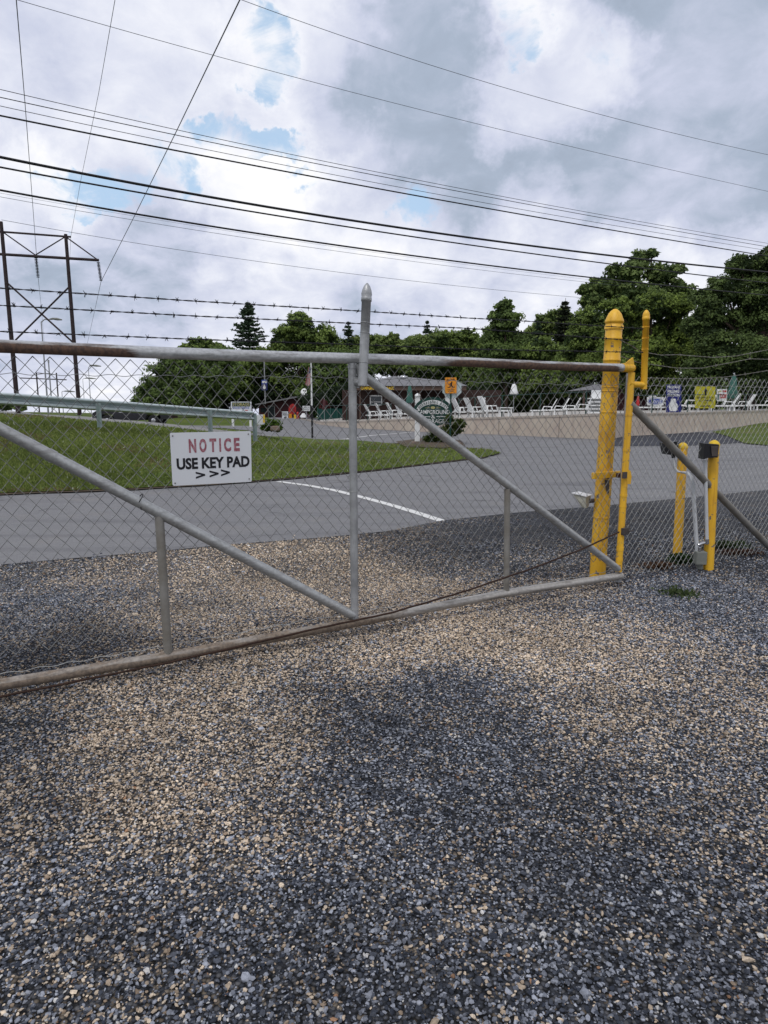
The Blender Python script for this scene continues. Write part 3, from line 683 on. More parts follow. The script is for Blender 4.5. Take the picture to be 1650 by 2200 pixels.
# NOTICE sign wired to the gate (moves with it, but a thing of its own hanging on the mesh)
sq = Quad(GX(365, 930, .012), GX(539, 926, .012), GX(541, 1035, .012), GX(371, 1044, .012))
sg = empty('notice_sign', sq.p(.5, 0), 'white notice sign with red and black lettering wired to the gate mesh', 'sign')
sq.board('board', 'sign_white', sg, .004, rnd=.02)
M_ = MB(); uu = .215
for ch, w_ in (('N', .09), ('O', .09), ('T', .085), ('I', .022), ('C', .09), ('E', .075)):
    sq.text(ch, (uu, .615, uu+w_, .875), 'letter_red', sg, .0012, .045, mb=M_); uu += w_+.0366
M_.build('heading', 'letter_red', sg)
sq.text('USE KEY PAD', (.06, .30, .975, .52), 'letter_black', sg, .0012, .04)
for x0 in (.285, .455, .60):
    M_ = MB(); yb = .115+(x0-.285)*.08
    M_.add([sq.p(x0, yb+.135, .0012), sq.p(x0+.115, yb+.082, .0012), sq.p(x0+.115, yb+.052, .0012), sq.p(x0, yb, .0012), sq.p(x0, yb+.036, .0012), sq.p(x0+.07, yb+.067, .0012), sq.p(x0, yb+.099, .0012)], [(0, 6, 5, 1), (1, 5, 2), (2, 5, 4, 3)]); M_.build('arrow', 'letter_black', sg)
for u, v in ((.03, .94), (.965, .94), (.03, .05), (.965, .06)):
    M_ = MB(); M_.lathe(sq.p(u, v, 0), [(.004, 0), (.004, .003)], sq.n, 8); M_.build('bolt', 'steel_dark', sg)

# ------------------------------------------------------------------ big yellow post, with bar and sensor box
pb = atz(1283, 1243, 0); pt_z = at(1320, 690, pb.y).z
post = empty('gate_post', pb, 'thick yellow steel post with pointed cap behind the end of the gate', 'post')
mb = MB(); R_ = .071; tip = at(1320, 690, pb.y); axd = (tip-pb).normalized(); Lp = (tip-pb).length
prof = [(R_*1.0, -.05), (R_, Lp*.27), (R_, Lp*.72)]
for f in (.83, .855, .935): prof += [(R_, Lp*(f-.004)), (R_*1.06, Lp*(f-.002)), (R_*1.06, Lp*(f+.003)), (R_, Lp*(f+.005))]
prof += [(R_, Lp*.985)]; mb.lathe(pb, prof, axd, 28)
for f in (.1, .25, .43, .66, .74, .755): ring(mb, pb+axd*Lp*f, axd, R_+.002, .0035, 24)
mb.build('shaft', 'yellow', post)
mb = MB(); mb.lathe(pb+axd*Lp*.97, [(R_*1.12, 0), (R_*1.12, .03), (R_*1.02, .034), (R_*1.02, .052), (R_*1.14, .056), (R_*1.12, .07), (R_*.95, .10), (R_*.78, .13), (R_*.5, .155), (R_*.2, .170), (.001, .173)], axd, 28); mb.build('cap', 'yellow_clean', post)
mb = MB(); pc = at(1304, 1020, pb.y-R_-.02); mb.box(pc+Vector((0, -.005, 0)), (.36, .03, .055), rz, .004); mb.build('latch_bar', 'yellow', post)
mb = MB(); mb.box(at(1332, 1021, pb.y-R_-.045), (.07, .035, .04), rz, .004); mb.build('latch_hinge', 'rust', post)
mb = MB(); mb.prism([at(1299, 1030, pb.y-R_-.004), at(1309, 1032, pb.y-R_-.004), at(1309, 1058, pb.y-R_-.004), at(1305, 1062, pb.y-R_-.004), at(1300, 1045, pb.y-R_-.004)], Vector((0, -.002, 0))); mb.build('bare_patch', 'steel_dark', post)
# sensor box
Yb = pb.y+.02
sb = empty('sensor_box', at(1250, 1092, Yb), 'small cream weathered sensor hood on the left of the thick yellow post', 'box')
mb = MB(); tp = [at(1228, 1060, Yb-.06), at(1260, 1068, Yb-.1), at(1272, 1064, Yb+.02), at(1243, 1057, Yb+.08)]; mb.prism(tp, Vector((0, 0, .006))); mb.build('lid', 'white_paint', sb)
mb = MB(); b0 = [at(1231, 1062, Yb-.05), at(1259, 1069, Yb-.09), at(1270, 1066, Yb+.015)]; b1 = [at(1250, 1090, Yb-.05), at(1258, 1092, Yb-.08), at(1264, 1090, Yb+.01)]
mb.add(b0+b1, [(0, 3, 4, 1), (1, 4, 5, 2), (0, 2, 5, 3), (3, 5, 4), (0, 1, 2)]); mb.build('housing', 'box_cream', sb)
mb = MB(); mb.tube([at(1266, 1076, Yb), at(1286, 1075, Yb)], .02, 10); mb.build('bracket', 'steel_dark', sb)

# ------------------------------------------------------------------ fence right of the gate (same line)
fence = empty('chain_link_fence', GP(.2, 0), 'galvanized chain link fence right of the yellow gate posts', 'fence')
zf = sz(1500, 811)[1]
mb = MB(); chain(mb, .05, 5.6, .03, zf, -.03, seed=5, a=.0375); mb.build('chain_link_mesh', 'wire_metal', fence)
mb = MB(); wavy(mb, .05, zf-.085, 5.6, zf-.06, -.036, .005, .15, .0023); mb.build('tension_wire', 'wire_metal', fence)
mb = MB(); a = GX(1352, 866, .0); b_ = GX(1650, 1172, .0); d = b_-a; mb.tube([a, a+d*1.12], .033, 18); mb.build('brace', 'galv_dull', fence)
mb = MB(); a = GX(1339, 850, -.05); mb.tube([GP(.02, .02, -.05), GP(.02, zf+.02, -.05)], .03, 14); mb.build('post', 'galv', fence)
for k in range(1, 3):
    mb = MB(); s_ = 2.55*k; mb.tube([GP(s_, 0, -.06), GP(s_, zf+.02, -.06), GP(s_-.03, zf+.3, .02)], [.028, .028, .018], 14); mb.build('post', 'galv', fence)
barbed(fence, [(1333, 731), (1350, 739), (1376, 755), (1420, 763), (1455, 762), (1533, 768), (1580, 765), (1647, 752), (1800, 735)], -.02, seed=11, m='galv_dull', dens=.5)
barbed(fence, [(1333, 765), (1368, 778), (1400, 783), (1455, 791), (1507, 791), (1560, 781), (1611, 771), (1660, 772), (1800, 790)], -.02, seed=12, m='galv_dull', dens=.5)
barbed(fence, [(1385, 812), (1480, 814), (1560, 810), (1600, 804), (1650, 796), (1800, 780)], -.02, seed=13, m='galv_dull', dens=.5)

# ------------------------------------------------------------------ bollards with keypads and conduit
def bollard(px0, py0, px1, py1, r, label, m='yellow'):
    b0 = atz(px0, py0, 0); t0 = at(px1, py1, b0.y); o = empty('bollard', b0, label, 'bollard'); d = (t0-b0).normalized(); L = (t0-b0).length
    mb = MB(); mb.lathe(b0, [(r, -.05), (r, L*.5), (r, L)], d, 20); mb.build('shaft', m, o)
    mb = MB(); mb.lathe(b0+d*(L-.005), [(r*1.08, 0), (r*1.1, .02), (r*.95, .035), (r*.6, .052), (r*.2, .06), (.001, .062)], d, 20); mb.build('cap', 'letter_yellow', o)
    return o, b0, t0
bf, f0, f1 = bollard(1522, 1224, 1534, 958, .047, 'front yellow bollard right of the gate, black keypad box at its top')
bk, k0, k1 = bollard(1455, 1194, 1467, 962, .046, 'rear yellow bollard seen through the fence mesh, left of the other')
o = empty('keypad', at(1528, 985, f0.y-.05), 'black hooded keypad box on top of the front yellow bollard', 'keypad')
mb = MB(); mb.prism([at(1514, 953, f0.y-.13), at(1545, 955, f0.y-.13), at(1542, 983, f0.y-.13), at(1520, 984, f0.y-.13), at(1511, 987, f0.y-.13), at(1512, 976, f0.y-.13)], Vector((.02, .15, 0))); mb.build('housing', 'black_plastic', o)
mb = MB(); mb.prism([at(1527, 958, f0.y-.135), at(1543, 958, f0.y-.135), at(1541, 980, f0.y-.135), at(1529, 980, f0.y-.135)], Vector((0, -.006, 0))); mb.build('cover', 'steel_dark', o)
o = empty('keypad', at(1440, 980, k0.y), 'black keypad box beside the rear yellow bollard, beyond the fence', 'keypad')
mb = MB(); mb.prism([at(1425, 952, k0.y-.05), at(1458, 948, k0.y-.05), at(1457, 975, k0.y-.05), at(1444, 978, k0.y-.05), at(1430, 976, k0.y-.05)], Vector((0, .1, 0))); mb.tube([at(1446, 975, k0.y), at(1447, 984, k0.y)], .018, 8); mb.build('housing', 'black_plastic', o)
Yc = f0.y-.02
con = empty('conduit', atz(1500, 1215, 0), 'pale grey bent electrical conduit rising between the two yellow bollards', 'conduit')
pp = [(1446, 985, k0.y-.05), (1449, 1004, k0.y-.05), (1456, 1013, k0.y-.06), (1466, 1015, k0.y-.1), (1476, 1016, Yc+.1), (1484, 1024, Yc+.02), (1488, 1038, Yc), (1490, 1060, Yc), (1493, 1110, Yc), (1498, 1184, Yc)]
mb = MB(); mb.tube([at(*q) for q in pp], [.011]*4+[.017]*2+[.019]*4, 12); mb.tube([at(1489, 1043, Yc), at(1490, 1056, Yc)], .022, 12); mb.build('tube', 'conduit', con)
mb = MB(); mb.box((at(1504, 1198, Yc-.02)), (.10, .08, .125), None, .006); mb.build('junction_box', 'box_grey', con)
mb = MB(); mb.tube([at(1504, 1211, Yc), at(1504, 1222, Yc)], .03, 8); mb.build('stub', 'box_grey', con)
mb = MB(); mb.tube([at(1500, 1171, Yc-.03), at(1512, 1166, Yc-.03), at(1521, 1168, Yc-.03)], [.014, .018, .012], 8); mb.tube([at(1503, 1176, Yc-.03), at(1503, 1184, Yc-.03)], .015, 8); mb.build('connector', 'chrome', con)
c2 = empty('conduit', at(1519, 1165, Yc-.05), 'straight pale grey conduit strapped up the front yellow bollard', 'conduit')
mb = MB(); mb.tube([at(1514, 990, f0.y-.06), at(1516, 1010, f0.y-.06), at(1519, 1165, f0.y-.06)], .0155, 12); mb.build('tube', 'conduit', c2)
mb = MB(); mb.tube([at(1519, 1158, f0.y-.06), at(1519, 1168, f0.y-.06)], .02, 10); mb.build('coupling', 'chrome', c2)

# ================================================================== BACKGROUND
def fit_wire(pix, z0, z1, r, m, name, label, cat='cable', group=None, xe=(-350, 2000), n=60, deg=2):
    """cable hanging in the vertical plane through its two end points, sag taken from the photographed curve"""
    xs_ = np.array([p[0] for p in pix], float); ys_ = np.array([p[1] for p in pix], float); co = np.polyfit(xs_, ys_, min(deg, len(pix)-1))
    x0, x1 = pix[0][0], pix[-1][0]; a = atz(x0, pix[0][1], z0); b_ = atz(x1, pix[-1][1], z1)
    du = Vector((b_.x-a.x, b_.y-a.y, 0)).normalized(); nn_ = Vector((du.y, -du.x, 0)); P_ = []
    for x in np.linspace(xe[0], xe[1], n):
        y = np.polyval(co, x); d = Vector(ray(x, y).tolist()); o = Vector((0, 0, CH)); den = d.dot(nn_)
        if abs(den) < 1e-4: continue
        t_ = (a-o).dot(nn_)/den
        if t_ <= 0 or t_ > 400: continue
        P_.append(o+d*t_)
    mid = P_[len(P_)//2]; e = Vector((mid.x, mid.y, mid.z))
    mb = MB(); mb.tube(P_, r, 6, cap=False); o = mb.build(name, m); tag(o, label, cat, group); return o
gl = 'roadside cables crossing the sky'
CB = [
 ([(0, 192.6), (240, 247), (700, 346.6), (1000, 407), (1350, 473), (1650, 522)], 10.5, .010, 'topmost of the four close upper roadside cables'),
 ([(0, 209), (240, 261), (700, 355), (1000, 414), (1350, 479), (1650, 530)], 10.2, .013, 'second from the top of the four close upper roadside cables'),
 ([(0, 228), (240, 278.7), (700, 371.5), (1000, 429), (1350, 490), (1650, 538)], 9.6, .009, 'thin third of the four close upper roadside cables'),
 ([(0, 248.6), (240, 296), (700, 384), (1000, 440), (1350, 500.5), (1650, 550)], 9.0, .023, 'thick lowest of the four close upper roadside cables'),
 ([(0, 339), (240, 383), (700, 463.5), (1000, 510), (1350, 556), (1650, 583)], 7.2, .033, 'thickest black cable, top of the lower roadside bundle'),
 ([(0, 360), (240, 402), (700, 479), (1000, 526), (1350, 573), (1650, 607)], 6.9, .021, 'black cable hanging just under the thickest roadside cable'),
 ([(0, 410), (240, 449), (700, 522), (1000, 565), (1350, 607), (1650, 633)], 6.3, .023, 'lowest black cable of the roadside bundle above the barbed wire'),
]
for pix, z, r, lab in CB: fit_wire(pix, z, z*1.02, r, 'cable_black', 'overhead_cable', lab, group=gl)
for pix, z, r, lab in [
 ([(0, 415.5), (240, 455), (700, 527), (1000, 570), (1300, 604)], 12., .007, 'very thin grey wire right under the lowest black roadside cable'),
 ([(0, 423.4), (240, 464), (700, 536), (1000, 577), (1300, 610)], 12.3, .012, 'pale grey wire, lowest of the wires following the roadside cables'),
 ([(38, 0), (765, 200), (1000, 260), (1350, 344), (1650, 411)], 22., .016, 'faint grey wire falling from the top left corner across the sky'),
 ([(520, 0), (1200, 222), (1510, 300), (1650, 333)], 22., .016, 'faint grey wire crossing the upper right sky above all others')]:
    fit_wire(pix, z, z, r, 'cable_grey', 'overhead_cable', lab, group=gl)
# --------------------------------------------------------------- H-frame pylon
YP = 62
def gz(x, y): return float(terr(x, y))
pl0 = at(39, 886, YP); pl0.z = gz(pl0.x, YP); pr0 = at(171, 888, YP); pr0.z = gz(pr0.x, YP)
py_ = empty('transmission_pylon', (pl0+pr0)/2, 'dark wooden H-frame power pylon with crossed braces at the left', 'pylon')
def bar(p0, p1, r, n=8, r1=None): return MB().tube([at(*p0, YP) if len(p0) == 2 else Vector(p0), at(*p1, YP) if len(p1) == 2 else Vector(p1)], [r, r1 or r], n)
bar(tuple(pl0-Vector((0, 0, .3))), (2, 476), .21, 12, .15).build('pole', 'wood_pole', py_)
bar(tuple(pr0-Vector((0, 0, .3))), (141, 503), .19, 12, .14).build('pole', 'wood_pole', py_)
bar((-130, 488), (152, 509), .085, 6).build('top_beam', 'wood_pole', py_)
bar((-230, 532), (212, 559), .12, 6).build('crossarm', 'wood_pole', py_)
for a, b_ in (((4, 497), (76, 548)), ((76, 548), (138, 510)), ((143, 510), (208, 557)), ((-62, 542), (2, 497))): bar(a, b_, .055, 6).build('tie_bar', 'wood_pole', py_)
for a, b_ in (((17, 609), (156, 735)), ((148, 617), (31, 733))): bar(a, b_, .08, 6).build('cross_brace', 'wood_pole', py_)
for a, b_ in (((77, 553), (82, 597)), ((211, 563), (217, 604)), ((-60, 545), (-56, 590))):
    mb = MB(); A, B = at(*a, YP), at(*b_, YP); d = B-A; pr = [(.02, 0)]
    for k in range(14): h = d.length*(k+.5)/14; pr += [(.03, h-.045), (.14, h-.02), (.14, h+.005), (.03, h+.02)]
    pr.append((.02, d.length)); mb.lathe(A, pr, d, 10); mb.build('insulator', 'glass_ins', py_)
gt = 'transmission lines strung on the pylon'
def line3(pts, r, label, m='cable_grey'):
    Q = []; 
    for i in range(len(pts)-1):
        for j in range(10): Q.append(Vector(pts[i]).lerp(Vector(pts[i+1]), j/10))
    Q.append(Vector(pts[-1])); mb = MB(); mb.tube(Q, r, 6, cap=False); o = mb.build('transmission_line', m); tag(o, label, 'cable', gt)
line3([at(-5, -330, 16), at(35, 0, 26), at(54, 225, 38), at(71, 450, 54), at(82, 597, YP), at(88, 654, 110), at(96, 745, 170)], .020, 'dark transmission wire running down to the middle insulator of the pylon')
line3([at(690, -330, 16), at(515, 0, 24), at(380, 280, 36), at(290, 462, 49), at(217, 605, YP), at(205, 660, 95), at(186, 745, 150)], .021, 'dark transmission wire slanting down to the right insulator of the pylon')
line3([at(290, -330, 20), at(247, 0, 30), at(212, 200, 40), at(175, 380, 52), at(152, 509, YP), at(150, 560, 90)], .013, 'thin transmission wire to the right end of the pylon top beam')
fit_wire([(3, 475), (240, 509), (700, 583), (1000, 618), (1240, 637)], 19.5, 17, .022, 'cable_grey', 'transmission_line', 'thin wire from the pylon left pole top towards the right hand trees', group=gt, xe=(3, 1245))
# --------------------------------------------------------------- guardrail
gr = empty('guardrail', (at(210, 918, 18.5).x, 18.5, .9), 'galvanized W-beam guardrail along the top of the lawn', 'guardrail')
GPx = [(-330, 836, 14.2, .31), (0, 856, 16.8, .31), (210, 870, 18.6, .31), (450, 887, 21.6, .31), (541, 893, 23.2, .31)]
path_ = [at(x, y, Y) for x, y, Y, _ in GPx]
prof = [(-.04, .150), (.02, .146), (.12, .115), (.12, .085), (-.06, .015), (-.06, -.015), (.12, -.075), (.12, -.115), (.02, -.146), (-.04, -.150)]
dv = (path_[-1]-path_[0]); dv.z = 0; dv.normalize(); nv = Vector((dv.y, -dv.x, 0)); vs = []
for p in path_:
    for o_, h in prof: vs.append(p+nv*o_+Vector((0, 0, h)))
k = len(prof); mb = MB(); mb.add(vs, [(i*k+j, i*k+j+1, (i+1)*k+j+1, (i+1)*k+j) for i in range(len(path_)-1) for j in range(k-1)]); 
be = mb.build('beam', 'guard_steel', gr); sm = be.modifiers.new('solid', 'SOLIDIFY'); sm.thickness = .005
for x, yt, yb, Y in ((-100, 852, 905, 16), (210, 866, 918, 18.45), (449, 882, 940, 21.4), (545, 888, 950, 23.2)):
    a, b_ = at(x, yt, Y), at(x, yb, Y); mb = MB(); c_ = (a+b_)/2; h = (a-b_).length
    mb.box(c_+nv*.10, (.09, .006, h)); mb.box(c_+nv*.02, (.09, .006, h)); mb.box(c_+nv*.06, (.006, .08, h)); mb.build('post', 'guard_post', gr)
te = pq(552, 891, 566, 912, 23.6); tb = empty('guardrail_terminal', te.p(.5, 0), 'pale end plate with yellow reflective edge at the guardrail end', 'terminal')
te.board('plate', 'sign_white', tb, .25); tq = pq(565, 890, 569, 908, 23.55); tq.board('reflector', 'letter_yellow', tb, .02)
# --------------------------------------------------------------- street lamps and sign frame beyond
def lamp(px, pt, pb_, Y, hx, hy, r, lab):
    b0 = at(px+ (pb_-pt)*.085*(1-px/825), pb_, Y); t0 = at(px, pt, Y); t0.x = b0.x; b0.z = gz(b0.x, Y)-.2
    o = empty('street_lamp', b0, lab, 'street lamp', 'street lamps beyond the road'); mb = MB(); mb.tube([b0, t0], [r*.7, r*.4], 8); mb.build('pole', 'steel_pole', o)
    h = at(hx, hy, Y); h.x = t0.x+(h.x-at(px, pt, Y).x); mb = MB(); mb.tube([t0, t0.lerp(h, .3)+Vector((0, 0, (h-t0).length*.15)), h], r*.45, 6); mb.build('arm', 'steel_pole', o)
    mb = MB(); L = .055*Y*.25; mb.tube([h+Vector((-.3, 0, .02)), h+Vector((0, 0, .06)), h+Vector((L*.5, 0, .02)), h+Vector((L, 0, -.05))], [.04, .10, .14, .06], 8); mb.build('lamp_head', 'box_grey', o)
lamp(89, 692, 884, 70, 113, 686, .13, 'tall street lamp behind the pylon crossing brace')
lamp(133, 842, 884, 110, 141, 841, .1, 'small distant street lamp between the two pylon poles')
lamp(190, 790, 884, 90, 197, 786, .08, 'slim street lamp just right of the pylon')
lamp(178, 815, 884, 120, 186, 813, .08, 'faint far street lamp right of the right pylon pole')
Yg = 95; gg = empty('sign_gantry', at(98, 884, Yg), 'thin distant road sign frame with two posts and long beams', 'gantry')
for x in (78, 121):
    mb = MB(); t0 = at(x, 801, Yg); mb.tube([t0, Vector((t0.x, Yg, gz(t0.x, Yg)-.5))], .09, 6); mb.build('post', 'wood_pole', gg)
mb = MB(); mb.tube([at(42, 812, Yg), at(143, 816, Yg)], .07, 6); mb.build('beam', 'wood_pole', gg)
mb = MB(); mb.tube([at(78, 801, Yg), at(121, 805, Yg)], .05, 6); mb.build('beam', 'wood_pole', gg)
up = empty('utility_pole', at(108, 884, 80), 'slim pale pole standing right beside the tall street lamp', 'pole'); mb = MB(); t0 = at(104, 775, 80); mb.tube([t0, Vector((t0.x, 80, -.5))], .07, 6); mb.build('shaft', 'steel_pole', up)
mb = MB(); mb.tube([t0+Vector((0, 0, -.2)), t0+Vector((0, 0, .1))], .1, 6); mb.build('top', 'steel_pole', up)

# --------------------------------------------------------------- foliage
def unit(n):
    v = RNG.normal(size=(n, 3)); return v/np.linalg.norm(v, axis=1, keepdims=True)
def leafquads(P_, nrm, size, col, elong=1.3):
    n = len(P_); t1 = np.cross(nrm, unit(n)); t1 /= np.linalg.norm(t1, axis=1, keepdims=True)+1e-9; t2 = np.cross(nrm, t1)
    s1 = size[:, None]*elong; s2 = size[:, None]
    V = np.stack([P_-t1*s1, P_-t2*s2*.8, P_+t1*s1, P_+t2*s2*.8], 1)
    return V.reshape(-1, 3), np.repeat(col, 4, 0)
def crown_mesh(blobs_, leaf, nleaf, c0, c1, clump=.26, cover=1.0, tone=None):
    """blobs_: (centre, radii); sub-clumps in the outer shell of each, leaves over each sub-clump"""
    Vs, Cs = [], []; vol = np.array([b_[1][0]*b_[1][2] for b_ in blobs_]); vol = vol/vol.sum()
    for (c, r), w in zip(blobs_, vol):
        c = np.array(c); r = np.array(r); n = int(nleaf*w); ncl = max(8, int(26*cover*(1+w*4)))
        d = unit(ncl); d[:, 2] = d[:, 2]*.9+.08; rad = RNG.random(ncl)**.45; cc = c+d*r*(rad*.88)[:, None]
        cs = (clump*(.7+.6*RNG.random(ncl)))*r.mean(); k = RNG.integers(0, ncl, n); u = unit(n); u[:, 2] = np.abs(u[:, 2])-.7*RNG.random(n)**2
        u /= np.linalg.norm(u, axis=1, keepdims=True)
        P_ = cc[k]+u*cs[k][:, None]*(.75+.35*RNG.random(n)[:, None])*np.array([1.1, 1.1, .9])*(1+.25*RNG.normal(size=(n, 1)))
        nr = u*.8+unit(n)*.7+np.array([0, 0, .25]); nr /= np.linalg.norm(nr, axis=1, keepdims=True)
        g = RNG.random(n)*.6+RNG.random(ncl)[k]*.4; col = np.array(c0)*(1-g[:, None])+np.array(c1)*g[:, None]
        V, C_ = leafquads(P_, nr, leaf*(.6+.7*RNG.random(n)), col); Vs.append(V); Cs.append(C_)
        # loose inner fill
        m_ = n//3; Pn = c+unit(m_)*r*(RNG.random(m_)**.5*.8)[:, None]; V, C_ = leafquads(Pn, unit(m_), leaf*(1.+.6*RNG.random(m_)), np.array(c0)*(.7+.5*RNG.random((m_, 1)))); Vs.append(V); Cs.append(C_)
    return np.concatenate(Vs), np.concatenate(Cs)
def tree(px, pyb, Y, blobs_px, nleaf, c0, c1, label, name='tree', cat='tree', group='trees behind the campground', leaf=None, trunk=.22, clump=.26, cover=1., depth=1.):
    b0 = at(px, pyb, Y); b0.z = gz(b0.x, Y)-.1; o = empty(name, b0, label, cat, group)
    bl_ = []; k = Y/F
    for (x, y, rx, ry) in blobs_px:
        c_ = at(x, y, Y+random.uniform(-1, 1)*rx*k*.5); bl_.append(((c_.x, c_.y, c_.z), (rx*k, max(rx*k*.85, .5)*depth, ry*k)))
    leaf = leaf or Y*.0016; nleaf = int(nleaf*1.5)
    V, C_ = crown_mesh(bl_, leaf, nleaf, c0, c1, clump, cover)
    npmesh('crown', V, np.arange(len(V)).reshape(-1, 4), 'leaf', C_, o, orig=tuple(b0))
    if trunk:
        top = max(bl_, key=lambda q: q[0][2])[0]; mb = MB(); tp = Vector(top); mid = b0.lerp(tp, .4)+Vector((random.uniform(-.3, .3), 0, 0))
        mb.tube([b0-Vector((0, 0, .2)), mid, tp], [trunk, trunk*.7, trunk*.2], 8)
        for (c_, r) in bl_:
            a = b0.lerp(tp, random.uniform(.25, .5)); cc = Vector(c_); mb.tube([a, a.lerp(cc, .5)+Vector((0, 0, r[2]*.15)), cc], [trunk*.45, trunk*.28, trunk*.08], 6)
        mb.build('trunk', 'bark', o)
    return o
def conifer(px, ptop, pyb, Y, wpx, label, c0=(.035, .06, .038), c1=(.12, .175, .10), dens=1., group='conifers behind the campground', thin=False):
    b0 = at(px, pyb, Y); b0.z = gz(b0.x, Y)-.1; t0 = at(px, ptop, Y); t0.x = b0.x; o = empty('conifer_tree', b0, label, 'tree', group)
    Ht = (t0-b0).length; Rm = wpx*Y/F*.95; Vs, Cs = [], []; lv = int(44*dens)
    for i in range(lv):
        f = (i+random.random())/lv; h = Ht*(.12+.86*f); rr = Rm*(1-f)**.72*(.6+.4*random.random())+.08; nb = random.randint(5, 8)
        for j in range(nb):
            a = 2*PI*(j+random.random()*.8)/nb; q = 60; tt = RNG.random(q)**.7; L = rr*random.uniform(.35, 1.15)
            px_ = np.cos(a)*L*tt; py2 = np.sin(a)*L*tt; pz = h+L*(.10*tt-.32*tt**2)+.6*L*np.maximum(0, tt-.6)+random.uniform(-.1, .1)*L*tt
            P_ = np.column_stack([b0.x+px_, b0.y+py2, b0.z+pz])+RNG.normal(size=(q, 3))*np.array([.13, .13, .07])*(L*.3+.08)
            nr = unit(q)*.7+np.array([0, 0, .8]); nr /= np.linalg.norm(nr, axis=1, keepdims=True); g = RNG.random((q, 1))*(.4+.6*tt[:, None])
            V, C_ = leafquads(P_, nr, Y*.0012*(.7+.8*RNG.random(q)), np.array(c0)*(1-g)+np.array(c1)*g, 1.9); Vs.append(V); Cs.append(C_)
    V = np.concatenate(Vs); npmesh('crown', V, np.arange(len(V)).reshape(-1, 4), 'leaf', np.concatenate(Cs), o, orig=tuple(b0))
    mb = MB(); mb.tube([b0, t0], [.2, .02], 8); mb.build('trunk', 'bark', o); return o
DG0, DG1 = (.048, .078, .026), (.20, .285, .08)
MG0, MG1 = (.065, .105, .030), (.26, .35, .085)
LG0, LG1 = (.07, .11, .03), (.26, .33, .10)
tree(345, 893, 62, [(375, 800, 55, 45), (330, 845, 45, 42), (430, 830, 60, 60), (355, 862, 55, 30), (470, 790, 50, 50), (305, 868, 28, 22), (395, 778, 40, 28), (430, 870, 60, 28)], 26000, DG0, DG1, 'broad dark bushy tree above the guardrail, leftmost of the wood', depth=.7)
tree(428, 890, 92, [(430, 745, 30, 20), (400, 755, 22, 14), (465, 752, 26, 18), (490, 775, 30, 25)], 5000, DG0, MG1, 'low rounded treetop just left of the tall spruce')
conifer(540, 645, 890, 88, 108, 'tall dark spruce pointing above the gate rail left of centre')
tree(648, 890, 84, [(645, 705, 38, 35), (610, 735, 34, 35), (690, 735, 45, 40), (655, 765, 60, 40), (720, 765, 38, 30), (590, 775, 40, 35), (640, 690, 20, 20), (560, 790, 60, 40), (620, 830, 80, 40), (500, 820, 60, 50)], 30000, DG0, MG1, 'domed green tree between the spruce and the gate centre post')
conifer(750, 690, 890, 86, 66, 'ragged thin conifer just left of the gate centre post', dens=.7)
tree(730, 890, 80, [(715, 800, 60, 50), (770, 790, 45, 45), (690, 850, 60, 35), (760, 850, 60, 40)], 14000, DG0, DG1, 'dark lower tree behind the flagpole')
tree(860, 890, 82, [(830, 745, 32, 22), (870, 755, 36, 26), (905, 745, 30, 22), (840, 785, 50, 30), (900, 790, 50, 30), (845, 730, 16, 14)], 15000, MG0, LG1, 'yellow-green tree just right of the gate centre post')
conifer(916, 688, 890, 88, 44, 'conifer tip above the pool house roof', dens=.7)
tree(780, 890, 88, [(770, 745, 40, 24), (800, 735, 26, 18), (740, 760, 40, 26), (820, 765, 46, 30)], 9000, MG0, LG1, 'pale green treetops around the gate centre post')
tree(940, 890, 92, [(930, 735, 36, 22), (890, 740, 34, 20), (960, 750, 50, 30), (1020, 745, 36, 26), (1060, 755, 40, 30)], 12000, MG0, LG1, 'soft pale treetops in the row above the orange sign')
tree(1190, 890, 80, [(1170, 700, 30, 26), (1200, 690, 32, 30), (1150, 730, 40, 30), (1220, 720, 40, 34)], 12000, MG0, LG1, 'pale feathery treetops beside the big airy tree')
tree(975, 890, 84, [(960, 735, 34, 28), (1000, 725, 26, 22), (985, 765, 45, 35), (1030, 770, 30, 30), (940, 800, 60, 40), (1010, 815, 50, 45)], 17000, DG0, MG1, 'loose open-crowned tree above the orange sign')
tree(1088, 890, 70, [(1083, 662, 22, 20), (1085, 690, 38, 28), (1080, 725, 46, 32), (1100, 760, 50, 35), (1060, 760, 30, 25), (1125, 735, 26, 24), (1090, 805, 60, 40)], 22000, DG0, DG1, 'dense dark pointed tree right of centre')
conifer(1150, 690, 890, 74, 40, 'narrow conifer between the pointed tree and the big oak', dens=.6)
conifer(1205, 640, 890, 72, 74, 'grey-green feathery conifer left of the big tree', dens=.8, c0=(.02, .03, .018), c1=(.07, .085, .05))
tree(1165, 890, 68, [(1160, 760, 38, 36), (1200, 775, 40, 40), (1170, 830, 60, 45)], 12000, DG0, MG1, 'medium green tree under the feathery conifer')
tree(1380, 890, 66, [(1372, 560, 26, 24), (1350, 590, 46, 30), (1420, 590, 40, 26), (1300, 620, 46, 30), (1370, 640, 60, 36), (1450, 625, 42, 26), (1275, 650, 32, 22), (1475, 640, 26, 18), (1330, 680, 60, 34), (1260, 625, 24, 14), (1400, 545, 16, 12), (1455, 580, 20, 12), (1320, 580, 20, 14)], 11500, (.055, .09, .03), (.22, .29, .09), 'tallest airy tree, sky showing through its spreading crown', leaf=.125, clump=.2, cover=1.7, trunk=.35)
tree(1265, 890, 60, [(1265, 690, 40, 30), (1250, 730, 46, 34), (1300, 735, 50, 38), (1240, 770, 45, 36), (1300, 790, 60, 40), (1235, 820, 50, 45)], 24000, DG0, MG1, 'full green tree left of the thick yellow post')
